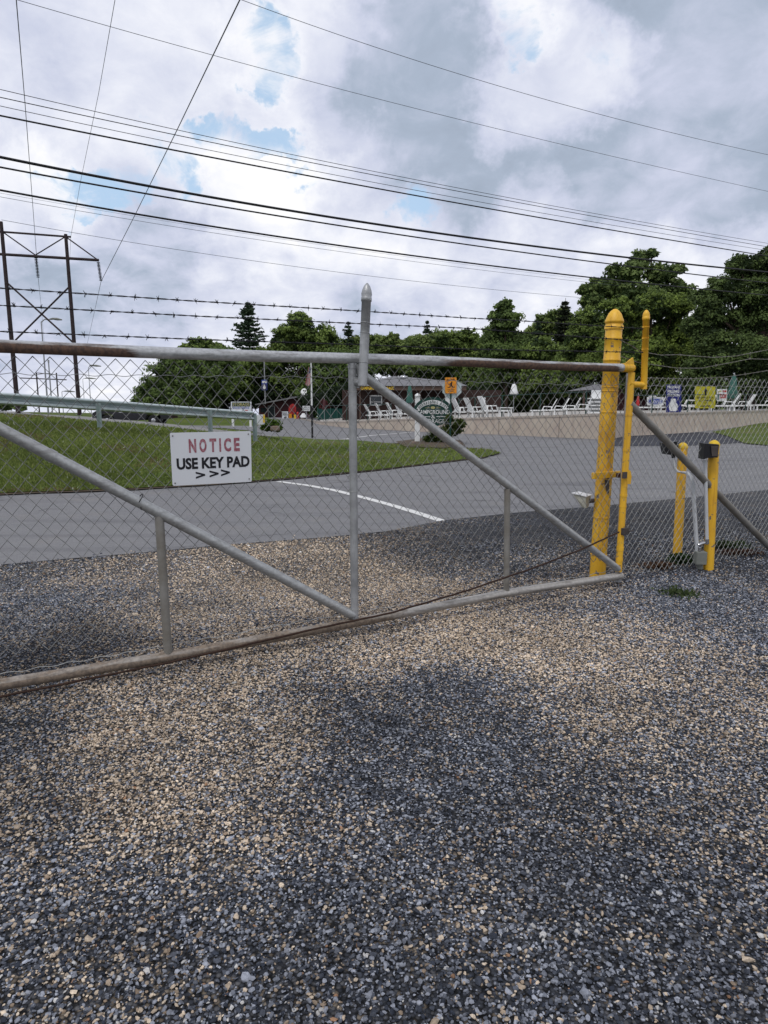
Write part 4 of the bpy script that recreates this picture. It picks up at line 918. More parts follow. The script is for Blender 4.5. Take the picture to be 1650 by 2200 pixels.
tree(1400, 890, 56, [(1330, 665, 40, 26), (1400, 660, 50, 30), (1450, 660, 44, 26), (1360, 710, 60, 40), (1440, 715, 55, 42), (1390, 770, 70, 45), (1480, 760, 50, 45), (1330, 770, 45, 45), (1400, 825, 90, 40)], 42000, DG0, (.26, .35, .07), 'broad bright green maple behind the yellow posts')
tree(1600, 890, 50, [(1610, 580, 50, 36), (1660, 560, 50, 34), (1560, 625, 44, 32), (1640, 640, 70, 45), (1530, 670, 42, 34), (1515, 640, 30, 24), (1500, 700, 40, 30), (1590, 570, 30, 22), (1700, 620, 60, 60), (1600, 700, 80, 45), (1530, 735, 45, 35), (1680, 730, 70, 60), (1590, 765, 80, 45), (1650, 820, 90, 45), (1520, 800, 60, 40)], 60000, (.036, .058, .022), (.155, .22, .065), 'large very dark tree filling the right edge', trunk=.45)
tree(1270, 890, 74, [(1230, 850, 80, 40), (1330, 855, 80, 40), (1130, 850, 70, 40), (1040, 855, 60, 38), (1000, 880, 70, 26), (1100, 880, 70, 26), (1200, 880, 70, 26), (1300, 882, 70, 26)], 20000, DG0, DG1, 'long dark hedge of shrubs behind the pool deck', name='hedge', cat='hedge', trunk=0)
tree(520, 897, 86, [(470, 860, 50, 30), (540, 850, 50, 35), (600, 845, 50, 40), (660, 840, 50, 40)], 12000, (.010, .018, .008), (.03, .055, .016), 'dark shrubbery behind the storage sign', name='hedge', cat='hedge', trunk=0)
tree(1500, 890, 64, [(1400, 850, 80, 45), (1500, 850, 80, 45), (1600, 850, 80, 45), (1700, 850, 80, 45)], 16000, DG0, DG1, 'dark shrub screen behind the signs on the pool fence', name='hedge', cat='hedge', trunk=0)
tree(860, 895, 66, [(760, 858, 70, 40), (850, 858, 70, 40), (940, 858, 70, 40), (690, 868, 60, 30), (1010, 862, 60, 40)], 14000, (.010, .018, .008), (.03, .055, .016), 'dark undergrowth behind the pool house', name='hedge', cat='hedge', trunk=0)
tree(20, 885, 90, [(10, 872, 22, 12), (-30, 868, 30, 14), (45, 877, 14, 8)], 2500, DG0, DG1, 'low dark bushes at the foot of the left pylon pole', name='bush', cat='bush', trunk=0)
tree(585, 930, 26, [(585, 915, 19, 14), (572, 918, 12, 10), (597, 919, 11, 10)], 2600, (.03, .06, .008), (.10, .17, .02), 'round bright green bush beside the guardrail end', name='bush', cat='bush', trunk=0, leaf=.035, group='bushes by the driveway')
tree(970, 955, 27.5, [(972, 925, 20, 18), (950, 935, 26, 16), (985, 912, 14, 14), (925, 943, 16, 10), (965, 900, 10, 10)], 4200, (.025, .045, .008), (.10, .13, .03), 'leafy green bush in front of the oval sign', name='bush', cat='bush', trunk=0, leaf=.035, group='bushes by the driveway')
tree(697, 900, 60, [(697, 878, 12, 12), (695, 866, 7, 8)], 900, (.05, .012, .012), (.14, .03, .03), 'small dark red leaved shrub beside the flagpole', name='bush', cat='bush', trunk=0, leaf=.07, group='bushes by the driveway')
tree(675, 898, 64, [(675, 890, 9, 9), (683, 882, 6, 8)], 500, (.02, .05, .015), (.06, .10, .03), 'small green shrub at the right of the shed front', name='bush', cat='bush', trunk=0, leaf=.07, group='bushes by the driveway')
def rocky(px, py, Y, sx, sy, lab, m='rock', g='rocks beside the signs'):
    c = at(px, py, Y); bm = bmesh.new(); bmesh.ops.create_icosphere(bm, subdivisions=3, radius=1); mb = MB(); k = Y/F; r_ = random.Random(int(px))
    off = [r_.uniform(0, 9) for _ in range(3)]
    vs = [Vector((v.co.x*sx*k, v.co.y*sx*k*.8, v.co.z*sy*k))*(1+.12*math.sin(v.co.x*3+off[0])+.1*math.sin(v.co.y*4+off[1])+.06*math.sin(v.co.z*7+off[2]))+c for v in bm.verts]
    mb.add(vs, [[v.index for v in f.verts] for f in bm.faces], True); bm.free(); o = mb.build('rock', m); tag(o, lab, 'rock', g)
rocky(591, 921, 25.2, 10, 8, 'brown boulder in front of the round bush by the guardrail end')
for i, (x, y, a, b_) in enumerate(((868, 955, 9, 4), (888, 952, 8, 4), (905, 955, 9, 4), (925, 957, 8, 5), (948, 957, 9, 4), (968, 957, 8, 5), (985, 953, 7, 4))):
    rocky(x, y, 27.2-.1*i, a, b_, ['first', 'second', 'third', 'fourth', 'fifth', 'sixth', 'seventh'][i]+' flat rock from the left in the bed under the oval sign', g='rocks edging the sign bed')

# --------------------------------------------------------------- pool retaining wall and deck
WP = [(640, 899, 898.2), (690, 912, 905.5), (740, 918, 905), (890, 926, 899), (1000, 931, 898), (1060, 932.5, 896), (1180, 938, 892.5), (1310, 944, 888), (1345, 936, 888), (1500, 927, 885), (1650, 908, 881), (1900, 892, 874)]
wb = [gnd(x, y) for x, y, _ in WP]; wt = [at(x, t_, p.y) for (x, _, t_), p in zip(WP, wb)]
wall = empty('retaining_wall', wb[7], 'pinkish concrete retaining wall around the raised pool deck', 'wall')
mb = MB(); n = len(WP); off = Vector((0, .3, 0)); vs = []
for b0, t0 in zip(wb, wt): vs += [b0-Vector((0, 0, .2)), t0-Vector((0, 0, .09)), t0-Vector((0, 0, .09))+off, b0+off-Vector((0, 0, .2))]
mb.add(vs, [(4*i, 4*i+4, 4*i+5, 4*i+1) for i in range(n-1)]+[(4*i+2, 4*i+6, 4*i+7, 4*i+3) for i in range(n-1)]+[(4*i+1, 4*i+5, 4*i+6, 4*i+2) for i in range(n-1)]); mb.build('face', 'conc_wall', wall)
mb = MB(); vs = []
for t0 in wt: vs += [t0-Vector((0, .04, .09)), t0-Vector((0, .04, 0)), t0+Vector((0, .34, 0)), t0+Vector((0, .34, -.09))]
mb.add(vs, [(4*i+a, 4*i+4+a, 4*i+4+(a+1) % 4, 4*i+(a+1) % 4) for i in range(n-1) for a in range(4)]); mb.build('cap', 'conc_cap', wall)
mb = MB(); p = at(1098, 897, wb[5].y-.6); mb.tube([at(1095, 898, wb[5].y-1.2), at(1097, 915, wb[5].y-1.25), at(1101, 928, wb[5].y-1.3)], .05, 8); mb.build('downpipe', 'conc_cap', wall)
mb = MB(); vs = []
for t0 in wt[1:]: vs += [t0+Vector((0, .3, -.05)), t0+Vector((t0.x*.4, 16, -.05))]
mb.add(vs, [(2*i, 2*i+2, 2*i+3, 2*i+1) for i in range(n-2)]); dk = mb.build('pool_deck', 'deck_conc'); dk['kind'] = 'structure'
def deck(px, dy=1.2):      # point on the deck, dy behind the wall line, above image column px
    for i in range(len(WP)-1):
        if WP[i][0] <= px <= WP[i+1][0]:
            f = (px-WP[i][0])/(WP[i+1][0]-WP[i][0]); p = wt[i].lerp(wt[i+1], f)
            Y = p.y+dy; return Vector((ray(px, 890)[0]*Y/ray(px, 890)[1], Y, p.z-.05))
# pool fence: thin posts and rails
pf = empty('pool_fence', deck(1100, .5), 'thin dark pool fence standing on the deck behind the wall', 'fence')
def fencerun(xs_, y0, y1, dy):
    tops = []
    for i, x in enumerate(xs_):
        b0 = deck(x, dy); t0 = Vector((b0.x, b0.y, at(x, y0+(y1-y0)*i/(len(xs_)-1), b0.y).z)); tops.append(t0)
        mb = MB(); mb.tube([b0, t0], .03, 8); mb.build('post', 'green_sign', pf)
    mb = MB(); mb.tube(tops, .02, 6); mb.build('rail', 'green_sign', pf)
fencerun([700, 745, 790, 840], 872, 868, .3)
fencerun([985, 1020, 1078, 1160, 1258, 1300], 858, 838, 3.)
fencerun([1345, 1400, 1476, 1530, 1600, 1690], 850, 846, .4)
# loungers
def lounger():
    o = empty('sun_lounger', (0, 0, 0), 'x', 'sun lounger', 'white sun loungers on the pool deck')
    mb = MB()
    for y in (-.3, .3): mb.box((.1, y, .34), (1.5, .05, .07))
    for k in range(9): mb.box((-.55+.16*k, 0, .37), (.135, .56, .025))
    mb.build('seat', 'plastic_white', o)
    rot = Matrix.Rotation(math.radians(28), 3, 'Y'); mb = MB()
    for y in (-.26, .26): mb.box(Vector((-.6, y, .72)), (.05, .05, .8), Matrix.Rotation(-math.radians(28), 3, 'Y'))
    for k in range(7):
        f = (k+.5)/7; mb.box(Vector((-.42-.36*f, 0, .40+.68*f)), (.02, .5, .10), Matrix.Rotation(-math.radians(28), 3, 'Y'))
    mb.build('backrest', 'plastic_white', o)
    for x, y in ((-.5, -.28), (-.5, .28), (.7, -.28), (.7, .28)): mb = MB(); mb.box((x, y, .17), (.07, .05, .34)); mb.build('leg', 'plastic_white', o)
    for y in (-.32, .32): mb = MB(); mb.tube([(-.5, y, .38), (-.45, y, .58), (0, y, .6), (.08, y, .4)], .03, 6); mb.build('armrest', 'plastic_white', o)
    return o
proto = lounger(); first = True
LG = [(1590, 2.2, 168, 1.0, 'lounger between the second green umbrella and the right edge'), (808, 1.0, 15, .95, 'leftmost lounger of the four in front of the pool house window'), (832, 1.2, 12, .95, 'second lounger from the left in front of the pool house'), (856, 1.0, 14, .95, 'third lounger in front of the pool house'), (874, 1.3, 18, .95, 'fourth lounger of the pool house row, nearest the green umbrella'),
      (1000, 1.2, 20, 1., 'lounger just right of the oval sign, backrest raised'), (1028, 1.1, 18, 1., 'middle lounger of the three right of the oval sign'), (1060, 1.4, 15, 1.05, 'lounger with a white towel box behind, right of the oval sign'),
      (1168, 1.3, 165, .8, 'leftmost low lounger of the four before the dark hedge'), (1193, 1.3, 168, .8, 'second low lounger before the dark hedge'), (1217, 1.3, 163, .8, 'third low lounger before the dark hedge'), (1243, 1.4, 172, .85, 'rightmost low lounger before the hedge, beside the tall chair stack'),
      (1400, 2.0, 160, .9, 'lounger under the blue oval sign'), (1420, 2.2, 20, .9, 'lounger partly hidden by the blue banner'), (1474, 2.2, 160, 1.15, 'lounger between the blue banner and the yellow sign'), (1506, 2.4, 165, .95, 'lounger below the yellow sign'), (1556, 2.2, 160, 1.0, 'lounger below the small red and white sign'),
      (1648, 1.3, 170, 1.05, 'lounger at the right edge of the pool deck')]
for x, dy, ang, sc_, lab in LG:
    o = proto if first else copy_tree(proto); first = False
    o.location = deck(x, dy); o.rotation_euler.z = math.radians(ang); o.scale = (sc_, sc_, sc_); o['label'] = lab
# tall stack of chairs
st_ = deck(1282, 1.1); kY = st_.y/F
for i in range(5):
    o = empty('stacked_chair', st_+Vector((0, 0, .16*i)), ['bottom', 'second', 'third', 'fourth', 'topmost'][i]+' chair of the tall white stack left of the thick yellow post', 'chair', 'stacked white deck chairs')
    mb = MB(); b0 = st_+Vector((0, 0, .16*i)); mb.box(b0+Vector((0, 0, .10)), (.75, .6, .05)); mb.build('seat', 'plastic_white', o)
    mb = MB(); mb.box(b0+Vector((.05, .25, .30)), (.55, .05, .36), Matrix.Rotation(.2, 3, 'X')); mb.build('backrest', 'plastic_white', o)
tb_ = deck(1085, 1.0); o = empty('patio_table', tb_, 'small white patio table between the loungers', 'table')
mb = MB(); mb.box(tb_+Vector((0, 0, .5)), (.75, .6, .04)); mb.build('tabletop', 'plastic_white', o)
for x, y in ((-.3, -.2), (.3, -.2), (-.3, .2), (.3, .2)): mb = MB(); mb.box(tb_+Vector((x, y, .24)), (.05, .05, .48)); mb.build('leg', 'plastic_white', o)
o = empty('towel_box', deck(1040, 1.8), 'white upright box sign standing behind the loungers', 'box'); mb = MB(); c_ = deck(1039, 1.8); c_.z = at(1039, 862, c_.y).z; mb.box(c_, (.14, .14, .4)); mb.tube([deck(1039, 1.8), c_], .03, 6); mb.build('panel', 'white_paint', o)
def umbrella(px, y0, y1, Y, m, lab, r=.22):
    b0 = at(px, y1, Y); t0 = at(px, y0, Y); t0.x = b0.x; o = empty('closed_umbrella', b0, lab, 'umbrella', 'closed patio umbrellas'); h = (t0-b0).length
    mb = MB(); mb.lathe(b0, [(r*.95, 0), (r*1.1, h*.08), (r*.8, h*.35), (r*.62, h*.7), (r*.4, h*.93), (r*.1, h)], n=9); mb.build('canopy', m, o)
    mb = MB(); mb.tube([b0-Vector((0, 0, 1.2)), t0+Vector((0, 0, .12))], .025, 6); mb.build('pole', 'steel_pole', o)
umbrella(880, 828, 866, 40, 'green_cloth', 'closed green umbrella beside the oval sign post')
umbrella(1573, 806, 856, 43, 'green_cloth', 'closed green umbrella right of the small red and white sign', .32)
umbrella(1370, 848, 872, 44, 'red_paint', 'small closed red umbrella just right of the yellow end post', .12)
umbrella(1104, 824, 847, 48, 'white_paint', 'hanging white closed umbrella above the wall', .3)
umbrella(697, 858, 880, 56, 'maroon', 'small dark red closed umbrella left of the gate centre post', .2)

# --------------------------------------------------------------- pool house
YH = 50
ph = empty('pool_house', at(860, 900, YH), 'brown pool house with grey hipped roof and yellow lettering', 'building')
def boxpx(mb, x0, x1, yt, yb, Y0, Y1):
    a, b_ = at(x0, yt, Y0), at(x1, yb, Y0); mb.box(((a.x+b_.x)/2, (Y0+Y1)/2, (a.z+b_.z)/2), (b_.x-a.x, Y1-Y0, a.z-b_.z)); return mb
boxpx(MB(), 735, 905, 838, 925, YH, YH+7).build('wall', 'brown_wall', ph)
boxpx(MB(), 905, 1075, 838, 925, YH+2.5, YH+7).build('wall', 'brown_wall', ph)
boxpx(MB(), 756, 1002, 829, 838.5, YH-1.2, YH-1.05).build('fascia', 'brown_fascia', ph)
mb = MB(); e = [at(752, 829, YH-1.3), at(1004, 829, YH-1.3)]; bz = e[0].z; ex = [Vector((e[0].x, YH+8, bz)), Vector((e[1].x, YH+8, bz))]
r0 = at(846, 808, YH+3.4); r1 = at(852, 808, YH+3.4); r2 = at(985, 826, YH+3.4); r2.z = (bz+r1.z)/2
mb.add([e[0], e[1], ex[1], ex[0], r0, r1, r2], [(0, 1, 6, 5, 4), (1, 2, 6), (2, 3, 4, 5, 6), (3, 0, 4)]); mb.add([e[0]-Vector((0, 0, .02)), e[1]-Vector((0, 0, .02)), ex[1], ex[0]], [(0, 3, 2, 1)]); rf = mb.build('roof', 'roof_grey', ph)
mb = MB(); v0 = at(867, 818, YH+2.2); mb.lathe(v0-Vector((0, 0, .2)), [(.12, 0), (.12, .35), (.22, .36), (.22, .5), (.1, .6), (.001, .62)]); mb.build('vent', 'chrome', rf)
fq = Quad(at(775, 829.5, YH-1.22), at(846, 829.5, YH-1.22), at(846, 838.5, YH-1.22), at(775, 838.5, YH-1.22)); fq.text('CAMPGROUND STORAGE', (0, .12, 1, .9), 'letter_yellow', ph, .02, .03, 'lettering')
wq = pq(795, 850, 820, 870, YH-.04); wn = wq.board('window', 'dark_glass', ph, .03); 
mb = MB()
for a in ((795, 849, 821, 851.5), (795, 869, 821, 871), (794.5, 849, 796.5, 871), (819, 849, 821, 871), (796, 863, 820, 864.2)): boxpx(mb, a[0], a[2], a[1], a[3], YH-.12, YH-.04)
mb.build('frame', 'white_paint', wn)
mb = MB(); boxpx(mb, 757, 759, 858, 904, YH-.3, YH-.2); mb.build('downpipe', 'white_paint', ph)
for a in (750, 772, 900, 960):
    mb = MB(); boxpx(mb, a, a+3, 838, 905, YH-1., YH-.8); mb.build('porch_post', 'brown_fascia', ph)
pv = empty('pavilion', at(1275, 890, 52), 'small open shelter with pale hipped roof left of the thick yellow post', 'shelter')
mb = MB(); e = [at(1256, 838, 50), at(1322, 835, 50)]; bz = e[0].z; a, b_, c_, d_ = e[0], Vector((e[1].x, 50, bz)), Vector((e[1].x+.5, 55, bz)), Vector((e[0].x, 55, bz)); tp = Vector(((a.x+b_.x)/2+.6, 52.5, at(1290, 824, 52).z))
mb.add([a, b_, c_, d_, tp], [(0, 1, 4), (1, 2, 4), (2, 3, 4), (3, 0, 4), (3, 2, 1, 0)]); mb.build('roof', 'roof_grey', pv)
for x, Y in ((1255, 50.3), (1322, 50.3), (1262, 54.5), (1318, 54.5)): t0 = at(x, 838, Y); mb = MB(); mb.box((t0.x, Y, (t0.z+.5)/2), (.12, .12, t0.z-.5)); mb.build('post', 'brown_fascia', pv)
bb = empty('bath_house', at(1400, 890, 58), 'dark maroon building behind the yellow end post', 'building')
boxpx(MB(), 1335, 1445, 815, 900, 56, 62).build('wall', 'maroon', bb); mb = MB()
a, b_ = at(1325, 816, 55.4), at(1455, 816, 55.4); c_ = at(1390, 806, 59); mb.add([a, b_, Vector((b_.x, 62.6, a.z)), Vector((a.x, 62.6, a.z)), Vector((a.x+.5, 59, c_.z)), Vector((b_.x-.5, 59, c_.z))], [(0, 1, 5, 4), (2, 3, 4, 5), (1, 2, 5), (3, 0, 4), (0, 3, 2, 1)]); mb.build('roof', 'roof_grey', bb)
boxpx(MB(), 1395, 1415, 845, 890, 55.9, 56.0).build('door', 'brown_wall', bb)
# office shed on the left
YS = 78
sh = empty('office_shed', at(610, 895, YS), 'dark brown shed with sloping grey roof far left of the centre post', 'building')
mb = MB(); Pf = [at(556, 905, YS), at(556, 867, YS), at(665, 850, YS), at(665, 905, YS)]; mb.prism(Pf, Vector((0, 6, 0))); mb.build('wall', 'maroon', sh)
mb = MB(); Pf = [at(548, 868, YS-1.2), at(660, 847, YS-1.2), at(672, 849, YS-1.2), at(672, 851.5, YS-1.2), at(660, 850, YS-1.2), at(548, 870.5, YS-1.2)]; mb.prism(Pf, Vector((0, 8, 0))); mb.build('roof', 'roof_grey', sh)
q = pq(576, 873, 590, 897, YS-.05); dr = q.board('door', 'dark_glass', sh, .04); mb = MB()
for a in ((575, 872, 577, 898), (589, 872, 591, 898), (575, 871.5, 591, 873)): boxpx(mb, a[0], a[2], a[1], a[3], YS-.12, YS-.05)
mb.build('frame', 'steel_pole', dr)
for x in (642, 648): mb = MB(); p = at(x, 853, YS-.9); mb.lathe(p, [(.02, 0), (.16, .18), (.17, .2)], Vector((.2, -1, -.5))); mb.build('floodlight', 'white_paint', sh)
mb = MB(); p = at(655, 843, YS-.5); mb.lathe(p, [(.02, 0), (.28, .1), (.42, .22)], Vector((-.6, -1, .3))); mb.tube([p, at(655, 852, YS-.5)], .04, 6); mb.build('satellite_dish', 'plastic_white', sh)
pq(560, 876, 572, 886, YS-.05).board('window', 'dark_glass', sh, .04)
# flagpole and flag
fpY = 30; fb = at(671, 936, fpY); ft = at(669, 780, fpY); ft.x = fb.x
fp = empty('flagpole', fb, 'slim white flagpole at the edge of the driveway', 'flagpole'); mb = MB(); mb.tube([fb.lerp(ft, .42), ft], [.04, .028], 10); mb.lathe(ft, [(.03, 0), (.05, .03), (.03, .07), (.001, .08)]); mb.build('shaft', 'white_paint', fp)
mb = MB(); mb.tube([fb-Vector((0, 0, .1)), fb.lerp(ft, .42)], .045, 10); mb.build('base_section', 'black_plastic', fp)
fl = empty('flag', ft-Vector((0, 0, .1)), 'faded stars and stripes flag hanging limp on the flagpole', 'flag')
def flagpt(u, v):
    top = at(669, 785, fpY-.03); x = -u*.28*(.45+.55*v)*1.; z = -v*.78-.06*math.sin(u*3)-u*.05; return top+Vector((x, .05*math.sin(u*9+v*2), z))
def flagpatch(u0, u1, v0, v1, name, m):
    n1_, n2_ = 8, 10; mb = MB(); mb.add([flagpt(u0+(u1-u0)*i/n1_, v0+(v1-v0)*j/n2_) for j in range(n2_+1) for i in range(n1_+1)], [(j*(n1_+1)+i, j*(n1_+1)+i+1, (j+1)*(n1_+1)+i+1, (j+1)*(n1_+1)+i) for j in range(n2_) for i in range(n1_)], True); mb.build(name, m, fl)
mat('flag_red', (.40, .12, .12), .8); mat('flag_white', (.55, .50, .50), .8); mat('flag_blue', (.05, .05, .12), .8)
for k in range(7): flagpatch(k/7, (k+1)/7, .34 if k < 5 else 0, 1, 'stripe', 'flag_red' if k % 2 == 0 else 'flag_white')
flagpatch(0, 5/7, 0, .34, 'canton', 'flag_blue')
# signs in the distance
def sign(q, name, label, board, posts=(), pm='white_paint', base=None, cat='sign', th=.04, rnd=0):
    o = empty(name, base or q.p(.5, 0), label, cat); q.board('board', board, o, th, rnd)
    for (x, y0, y1, Y, r) in posts:
        a = at(x, y0, Y); b_ = at(x, y1, Y); b_.x = a.x; mb = MB(); mb.box((a+b_)/2, (r*2, r*2, (a-b_).length)); mb.build('post', pm, o)
    return o
q = pq(496, 863, 540, 890, 27); o = sign(q, 'storage_sign', 'white storage sign with green header above the guardrail', 'sign_white', [(499, 864, 917, 27.1, .04), (537, 864, 917, 27.1, .04)])
q.poly([(.06, .62), (.94, .62), (.94, .94), (.06, .94)], 'green_sign', o, .006, 'header'); q.text('STORAGE', (.09, .67, .91, .90), 'teal_gold', o, .012, .02)
q.text('SPACES / SERVICE', (.10, .44, .9, .57), 'blue_light', o, .008, .02)
for u in (.22, .68): q.poly([(u, .30), (u+.04, .36), (u+.04, .34), (u+.15, .34), (u+.15, .26), (u+.04, .26), (u+.04, .24)], 'red_paint', o, .008, 'arrow')
q.text('OPEN DAILY', (.28, .08, .72, .18), 'box_grey', o, .008, 0) if False else None
q = pq(562, 816, 574, 838, 70); o = sign(q, 'service_sign', 'blue and white sign high on a thin pole left of the flag', 'blue_light', [(567.5, 776, 868, 70.1, .05)], 'steel_pole')
q.poly([(.1, .68), (.9, .68), (.9, .9), (.1, .9)], 'letter_white', o, .02, 'panel'); q.poly([(.05, .04), (.95, .04), (.95, .58), (.05, .58)], 'flag_blue', o, .02, 'panel'); q.poly(ell(.5, .25, .26, .17), 'letter_white', o, .04, 'emblem'); q.poly(ell(.5, .46, .13, .08), 'letter_white', o, .04, 'emblem')
Yk = 66
pts = [at(x, y, Yk) for x, y in ((620, 876), (624, 870), (629, 867), (634, 870), (636, 876), (636, 884), (631, 890), (626, 890), (620, 884))]
o = empty('kiosk_sign', at(628, 908, Yk), 'bright red eight-sided notice stand beside the shed door', 'sign'); mb = MB(); mb.prism(pts, Vector((0, .1, 0))); mb.build('panel', 'red_paint', o)
kq = pq(622, 870, 635, 888, Yk-.02)
for i, w in enumerate(('RVS', 'CAMPERS', 'STOP', 'HERE')): kq.text(w, (.12 if i else .3, .75-.22*i, .88 if i else .7, .88-.22*i), 'maroon', o, .03, .0)
mb = MB(); mb.box(at(624, 899, Yk), (.28, .2, 20*Yk/F)); mb.build('post', 'orange_paint', o)
q = pq(606, 884, 619, 906, 64); o = sign(q, 'sandwich_board', 'white sandwich board left of the red notice stand', 'sign_white', [(607, 884, 909, 64.1, .03), (618, 884, 909, 64.1, .03)], 'steel_pole')
q.text('NO', (.15, .78, .8, .92), 'letter_black', o, .02, .02); q.text('PARKING', (.08, .62, .92, .74), 'letter_black', o, .02, .02); q.poly([(.4, .2), (.62, .2), (.62, .36), (.75, .36), (.5, .52), (.25, .36), (.4, .36)], 'letter_black', o, .02)
q = pq(650, 872, 666, 883, 60); o = sign(q, 'small_sign', 'small cream lettered board left of the flagpole', 'letter_white', [(658, 883, 905, 60.1, .04)], 'steel_pole')
for i, w in enumerate(('CHECK IN', 'OFFICE')): q.text(w, (.1, .6-.4*i, .9, .85-.4*i), 'green_sign', o, .02, .0)
o = empty('gas_pump', at(641, 907, 64), 'orange and yellow striped stand beside the red notice stand', 'stand'); mb = MB(); mb.box(at(634, 899, 64.5), (.2, .2, .75)); mb.build('body', 'letter_yellow', o); mb = MB(); mb.lathe(at(640, 905, 64.5), [(.12, 0), (.15, .3), (.1, .7), (.13, .8), (.001, .9)]); mb.build('hose', 'red_paint', o)
o = empty('canopy_bin', at(652, 907, 63), 'dark bin with cream domed top right of the red notice stand', 'bin'); mb = MB(); mb.box(at(651, 902, 63), (.6, .5, .55)); mb.build('body', 'black_plastic', o); mb = MB(); mb.lathe(at(652, 897, 63), [(.36, 0), (.30, .15), (.16, .30), (.14, .38), (.001, .4)]); mb.build('lid', 'letter_white', o)
gs = pq(683, 878, 738, 902, 58); o = empty('screen_fence', gs.p(.5, 0), 'dark green screened fence behind the wall left of centre', 'fence'); gs.board('screen', 'green_screen', o, .03)
for u in (0, .24, .5, .76, 1): a = gs.p(u, -.05, .04); b_ = gs.p(u, 1.1, .04); mb = MB(); mb.tube([a, b_], .04, 6); mb.build('post', 'green_cloth', o)
# oval campground sign
Yo = 27.6; oq = pq(888, 853, 972, 916, Yo); o = empty('campground_sign', at(900, 947, Yo), 'dark green oval campground sign with cream lettering on white posts', 'sign')
mb = MB(); mb.prism([oq.p(u, v) for u, v in ell(.5, .5, .5, .5, 40)], Vector((0, .08, 0))); mb.build('board', 'green_sign', o)
for x in (897, 962):
    a = at(x, 851, Yo+.12); b_ = at(x, 948, Yo+.12); b_.x = a.x; mb = MB(); mb.box((a+b_)/2, (.2, .12, (a-b_).length)); mb.lathe(a, [(.15, -.01), (.15, .04), (.10, .08), (.001, .12)], n=4); mb.build('post', 'white_paint', o)
arc = [(.5+.47*math.cos(math.radians(a))*1.0, .36+.54*math.sin(math.radians(a))) for a in range(152, 27, -5)]; arc2 = [(.5+.40*math.cos(math.radians(a)), .36+.40*math.sin(math.radians(a))) for a in range(27, 153, 5)]
mb = MB(); A1 = [oq.p(*p, .006) for p in arc]; A2 = [oq.p(*p, .006) for p in arc2[::-1]]; k = min(len(A1), len(A2)); mb.add(A1[:k]+A2[:k], [(i, i+1, k+i+1, k+i) for i in range(k-1)]); mb.build('banner', 'letter_white', o)
word = 'HARRISBURG EAST'; mb = MB()
for i, ch in enumerate(word):
    if ch == ' ': continue
    a = math.radians(142-104*i/(len(word)-1)); v, f = text2d(ch, .02); w_ = .022 if ch == 'I' else .040; cu, cv = .5+.435*math.cos(a), .36+.47*math.sin(a); rt = (a-PI/2)*.75
    mb.add([oq.p(cu+(p[0]-.5)*w_*math.cos(rt)-(p[1]-.5)*.09*math.sin(rt)*.75, cv+(p[0]-.5)*w_*math.sin(rt)*1.33+(p[1]-.5)*.09*math.cos(rt), .014) for p in v], f)
mb.build('lettering', 'green_sign', o)
oq.text('CAMPGROUND', (.09, .42, .93, .56), 'letter_white', o, .008, .015); oq.text('&', (.46, .27, .56, .39), 'letter_white', o, .008, .0); oq.text('STORAGE', (.22, .11, .80, .25), 'letter_white', o, .008, .0)
oq.poly([(.15, .325), (.43, .325), (.43, .345), (.15, .345)], 'letter_white', o, .008); oq.poly([(.59, .325), (.86, .325), (.86, .345), (.59, .345)], 'letter_white', o, .008)
oq.poly(ell(.5, .64, .055, .045), 'teal_gold', o, .008, 'emblem'); oq.poly([(.3, .625), (.42, .635), (.42, .65), (.3, .635)], 'teal_gold', o, .008); oq.poly([(.58, .635), (.7, .625), (.7, .635), (.58, .65)], 'teal_gold', o, .008)
# back of stop sign carrying an orange sign
Ysn = 26; oc = [at(971+22*math.cos(math.radians(22.5+45*k)), 835+22*math.sin(math.radians(22.5+45*k)), Ysn+.06) for k in range(8)]
o = empty('stop_sign', at(971, 945, Ysn), 'grey back of an eight-sided road sign with an orange children sign on it', 'sign'); mb = MB(); mb.prism(oc, Vector((0, .01, 0))); mb.build('octagon_back', 'guard_steel', o)
mb = MB(); a = at(969, 812, Ysn+.03); b_ = at(969, 948, Ysn+.03); b_.x = a.x; mb.box((a+b_)/2, (.06, .03, (a-b_).length)); mb.build('post', 'green_sign', o)
q = pq(956, 811, 981, 845, Ysn); q.board('orange_plate', 'orange_paint', o, .008, .06); q.text('SLOW', (.14, .80, .86, .92), 'letter_black', o, .004, .03)
q.poly(ell(.58, .70, .055, .05, 12), 'letter_black', o, .005, 'pictogram'); q.poly([(.50, .66), (.62, .64), (.60, .52), (.72, .40), (.86, .42), (.86, .38), (.68, .35), (.52, .46), (.38, .34), (.22, .36), (.22, .40), (.36, .39), (.46, .50), (.46, .58), (.34, .54), (.24, .60), (.27, .63), (.36, .58)], 'letter_black', o, .005, 'pictogram')
q.text('CHILDREN', (.16, .19, .84, .26), 'letter_black', o, .004, .01); q.text('AT PLAY', (.24, .09, .76, .16), 'letter_black', o, .004, .01)
